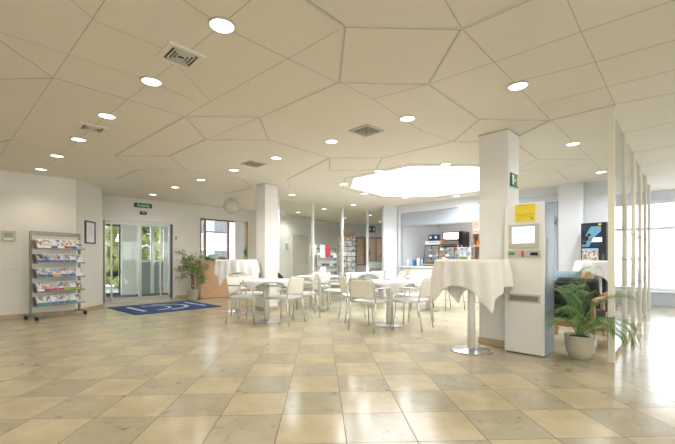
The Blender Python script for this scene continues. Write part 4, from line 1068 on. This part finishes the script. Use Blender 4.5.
# ---------------------------------------------------------------- palm
PX, PY = 2.72, 4.15
pp = thing('potted_palm', 'feathery green palm in a round cream pot beside the ticket machine', 'potted plant', (PX,PY,0), 0)
MB().lathe([(.085,0),(.105,.012),(.135,.09),(.148,.19),(.150,.235),(.155,.25),(.155,.262),(.140,.262),(.135,.235)],(0,0,0),36).build('pot', M['pot'], pp)
MB().cyl((0,0,0),.134,.20,.235,24).build('soil', M['soil'], pp)
def frond(az, ln, lift, droop, m_, seed):
    rnd = random.Random(seed); mb = MB(); pts = []
    d = Vector((math.cos(az),math.sin(az),0)); n = 16; p = Vector((.03*math.cos(az*3),.03*math.sin(az*3),.23)); el = lift
    for i in range(n+1):
        pts.append(p.copy()); p = p+(d*math.cos(el)+Vector((0,0,math.sin(el))))*ln/n; el -= droop/n*(1.6*i/n+.2)
    mb.tube(pts,.006,5,.0015)
    side = d.cross(Vector((0,0,1)))
    for i in range(4,n+1):
        for sub in (0,.5):
            if i == n and sub: continue
            a = pts[i]; b = pts[min(i+1,n)]; c = a.lerp(b,sub); tg = (pts[i]-pts[i-1]).normalized(); f = (i+sub-4)/(n-4); L_ = ln*.33*math.sin(PI*(.18+.72*f))**.8
            for s_ in (-1,1):
                dr = (side*s_*.85+tg*(.55+.5*f)+Vector((0,0,.12+rnd.uniform(-.1,.1)))).normalized(); e = c+dr*L_*.55; e2 = c+dr*L_+Vector((0,0,-L_*.5)); wv_ = dr.cross(Vector((0,0,1))).normalized()*.0042
                v = [mb.bm.verts.new(q) for q in (c-wv_*.5,c+wv_*.5,e+wv_,e-wv_,e2)]
                mb._f([v[0],v[1],v[2],v[3]]); mb._f([v[3],v[2],v[4]])
    mb.build('frond', m_, pp, recalc=False)
FR = [(.60,.92,1.48,1.25),(.85,.66,1.25,1.9),(-.78,.60,1.05,2.3),(-.95,.66,.95,2.8),(-.80,.46,.75,2.2),(1.0,.80,1.35,1.6),(1.5,.80,1.35,1.7),(1.95,.68,1.42,1.5),
      (-2.72,.62,1.25,1.9),(-2.95,.52,1.1,2.4),(-2.5,.56,1.2,2.3),(-2.1,.55,1.15,2.6),(-1.35,.60,1.1,2.6),(-1.15,.60,.85,2.2),(-2.85,.70,1.46,1.4),(.68,.74,1.38,1.9),(-.7,.72,1.4,1.8)]
for k, (az,ln,li,dr) in enumerate(FR): frond(az, ln, li, dr, M['leafp'] if k % 4 == 3 else M['leaf'], k)

# ---------------------------------------------------------------- light
w = bpy.data.worlds.new('daylight'); bpy.context.scene.world = w; w.use_nodes = True; nt = w.node_tree
bg = nt.nodes['Background']; tc = nt.nodes.new('ShaderNodeTexCoord'); sp = nt.nodes.new('ShaderNodeSeparateXYZ'); r = nt.nodes.new('ShaderNodeValToRGB')
nt.links.new(tc.outputs['Generated'], sp.inputs[0]); nt.links.new(sp.outputs[2], r.inputs[0]); nt.links.new(r.outputs[0], bg.inputs[0])
r.color_ramp.elements[0].color = (.93,.96,1,1); r.color_ramp.elements[1].color = (.70,.82,1,1)
bg.inputs[1].default_value = 5.0
def portal(p, q, z0, z1, inward):
    l = bpy.data.lights.new('window_portal','AREA'); l.shape = 'RECTANGLE'; L_ = math.hypot(q[0]-p[0],q[1]-p[1]); l.size = L_; l.size_y = z1-z0; l.cycles.is_portal = True
    o = bpy.data.objects.new('window_portal', l); C.objects.link(o); o.location = ((p[0]+q[0])/2,(p[1]+q[1])/2,(z0+z1)/2)
    o.rotation_euler = Vector((inward[0],inward[1],0)).to_track_quat('-Z','Z').to_euler()
portal(rw(.15,.17), rw(RL-.15,.17), .36, 2.52, (-S2,-S2))
portal((13.07,3.2), (13.07,-3.2), .35, 2.5, (-1,0))
portal((10,-3.77), (4,-3.77), 1.0, 2.3, (0,1)); portal((1,-3.77), (-7,-3.77), 1.0, 2.3, (0,1))
# kitchen tube light and room light beyond the partition
kl = thing('kitchen_light', 'flat white ceiling light inside the snack kitchen, hidden above the shutter', 'ceiling light', (*lw(1.9,1.2),HC), -45)
MB().box((0,0,-.03),(1.2,.3,.05)).build('diffuser', mat('kitchen_diffuser',(.9,.9,.9),.5,emit=(1,.98,.95),estr=14), kl)

cam = bpy.data.cameras.new('camera'); co = bpy.data.objects.new('camera', cam); C.objects.link(co); bpy.context.scene.camera = co
co.location = (0,0,H); co.rotation_euler = (PI/2,0,0); cam.sensor_width = 36; cam.lens = F/675*36; cam.shift_y = (HY-222)/675; cam.clip_start = .05
vs_ = bpy.context.scene.view_settings; vs_.view_transform = 'Standard'; vs_.look = 'None'; vs_.gamma = 1; vs_.use_curve_mapping = False; vs_.exposure = .55
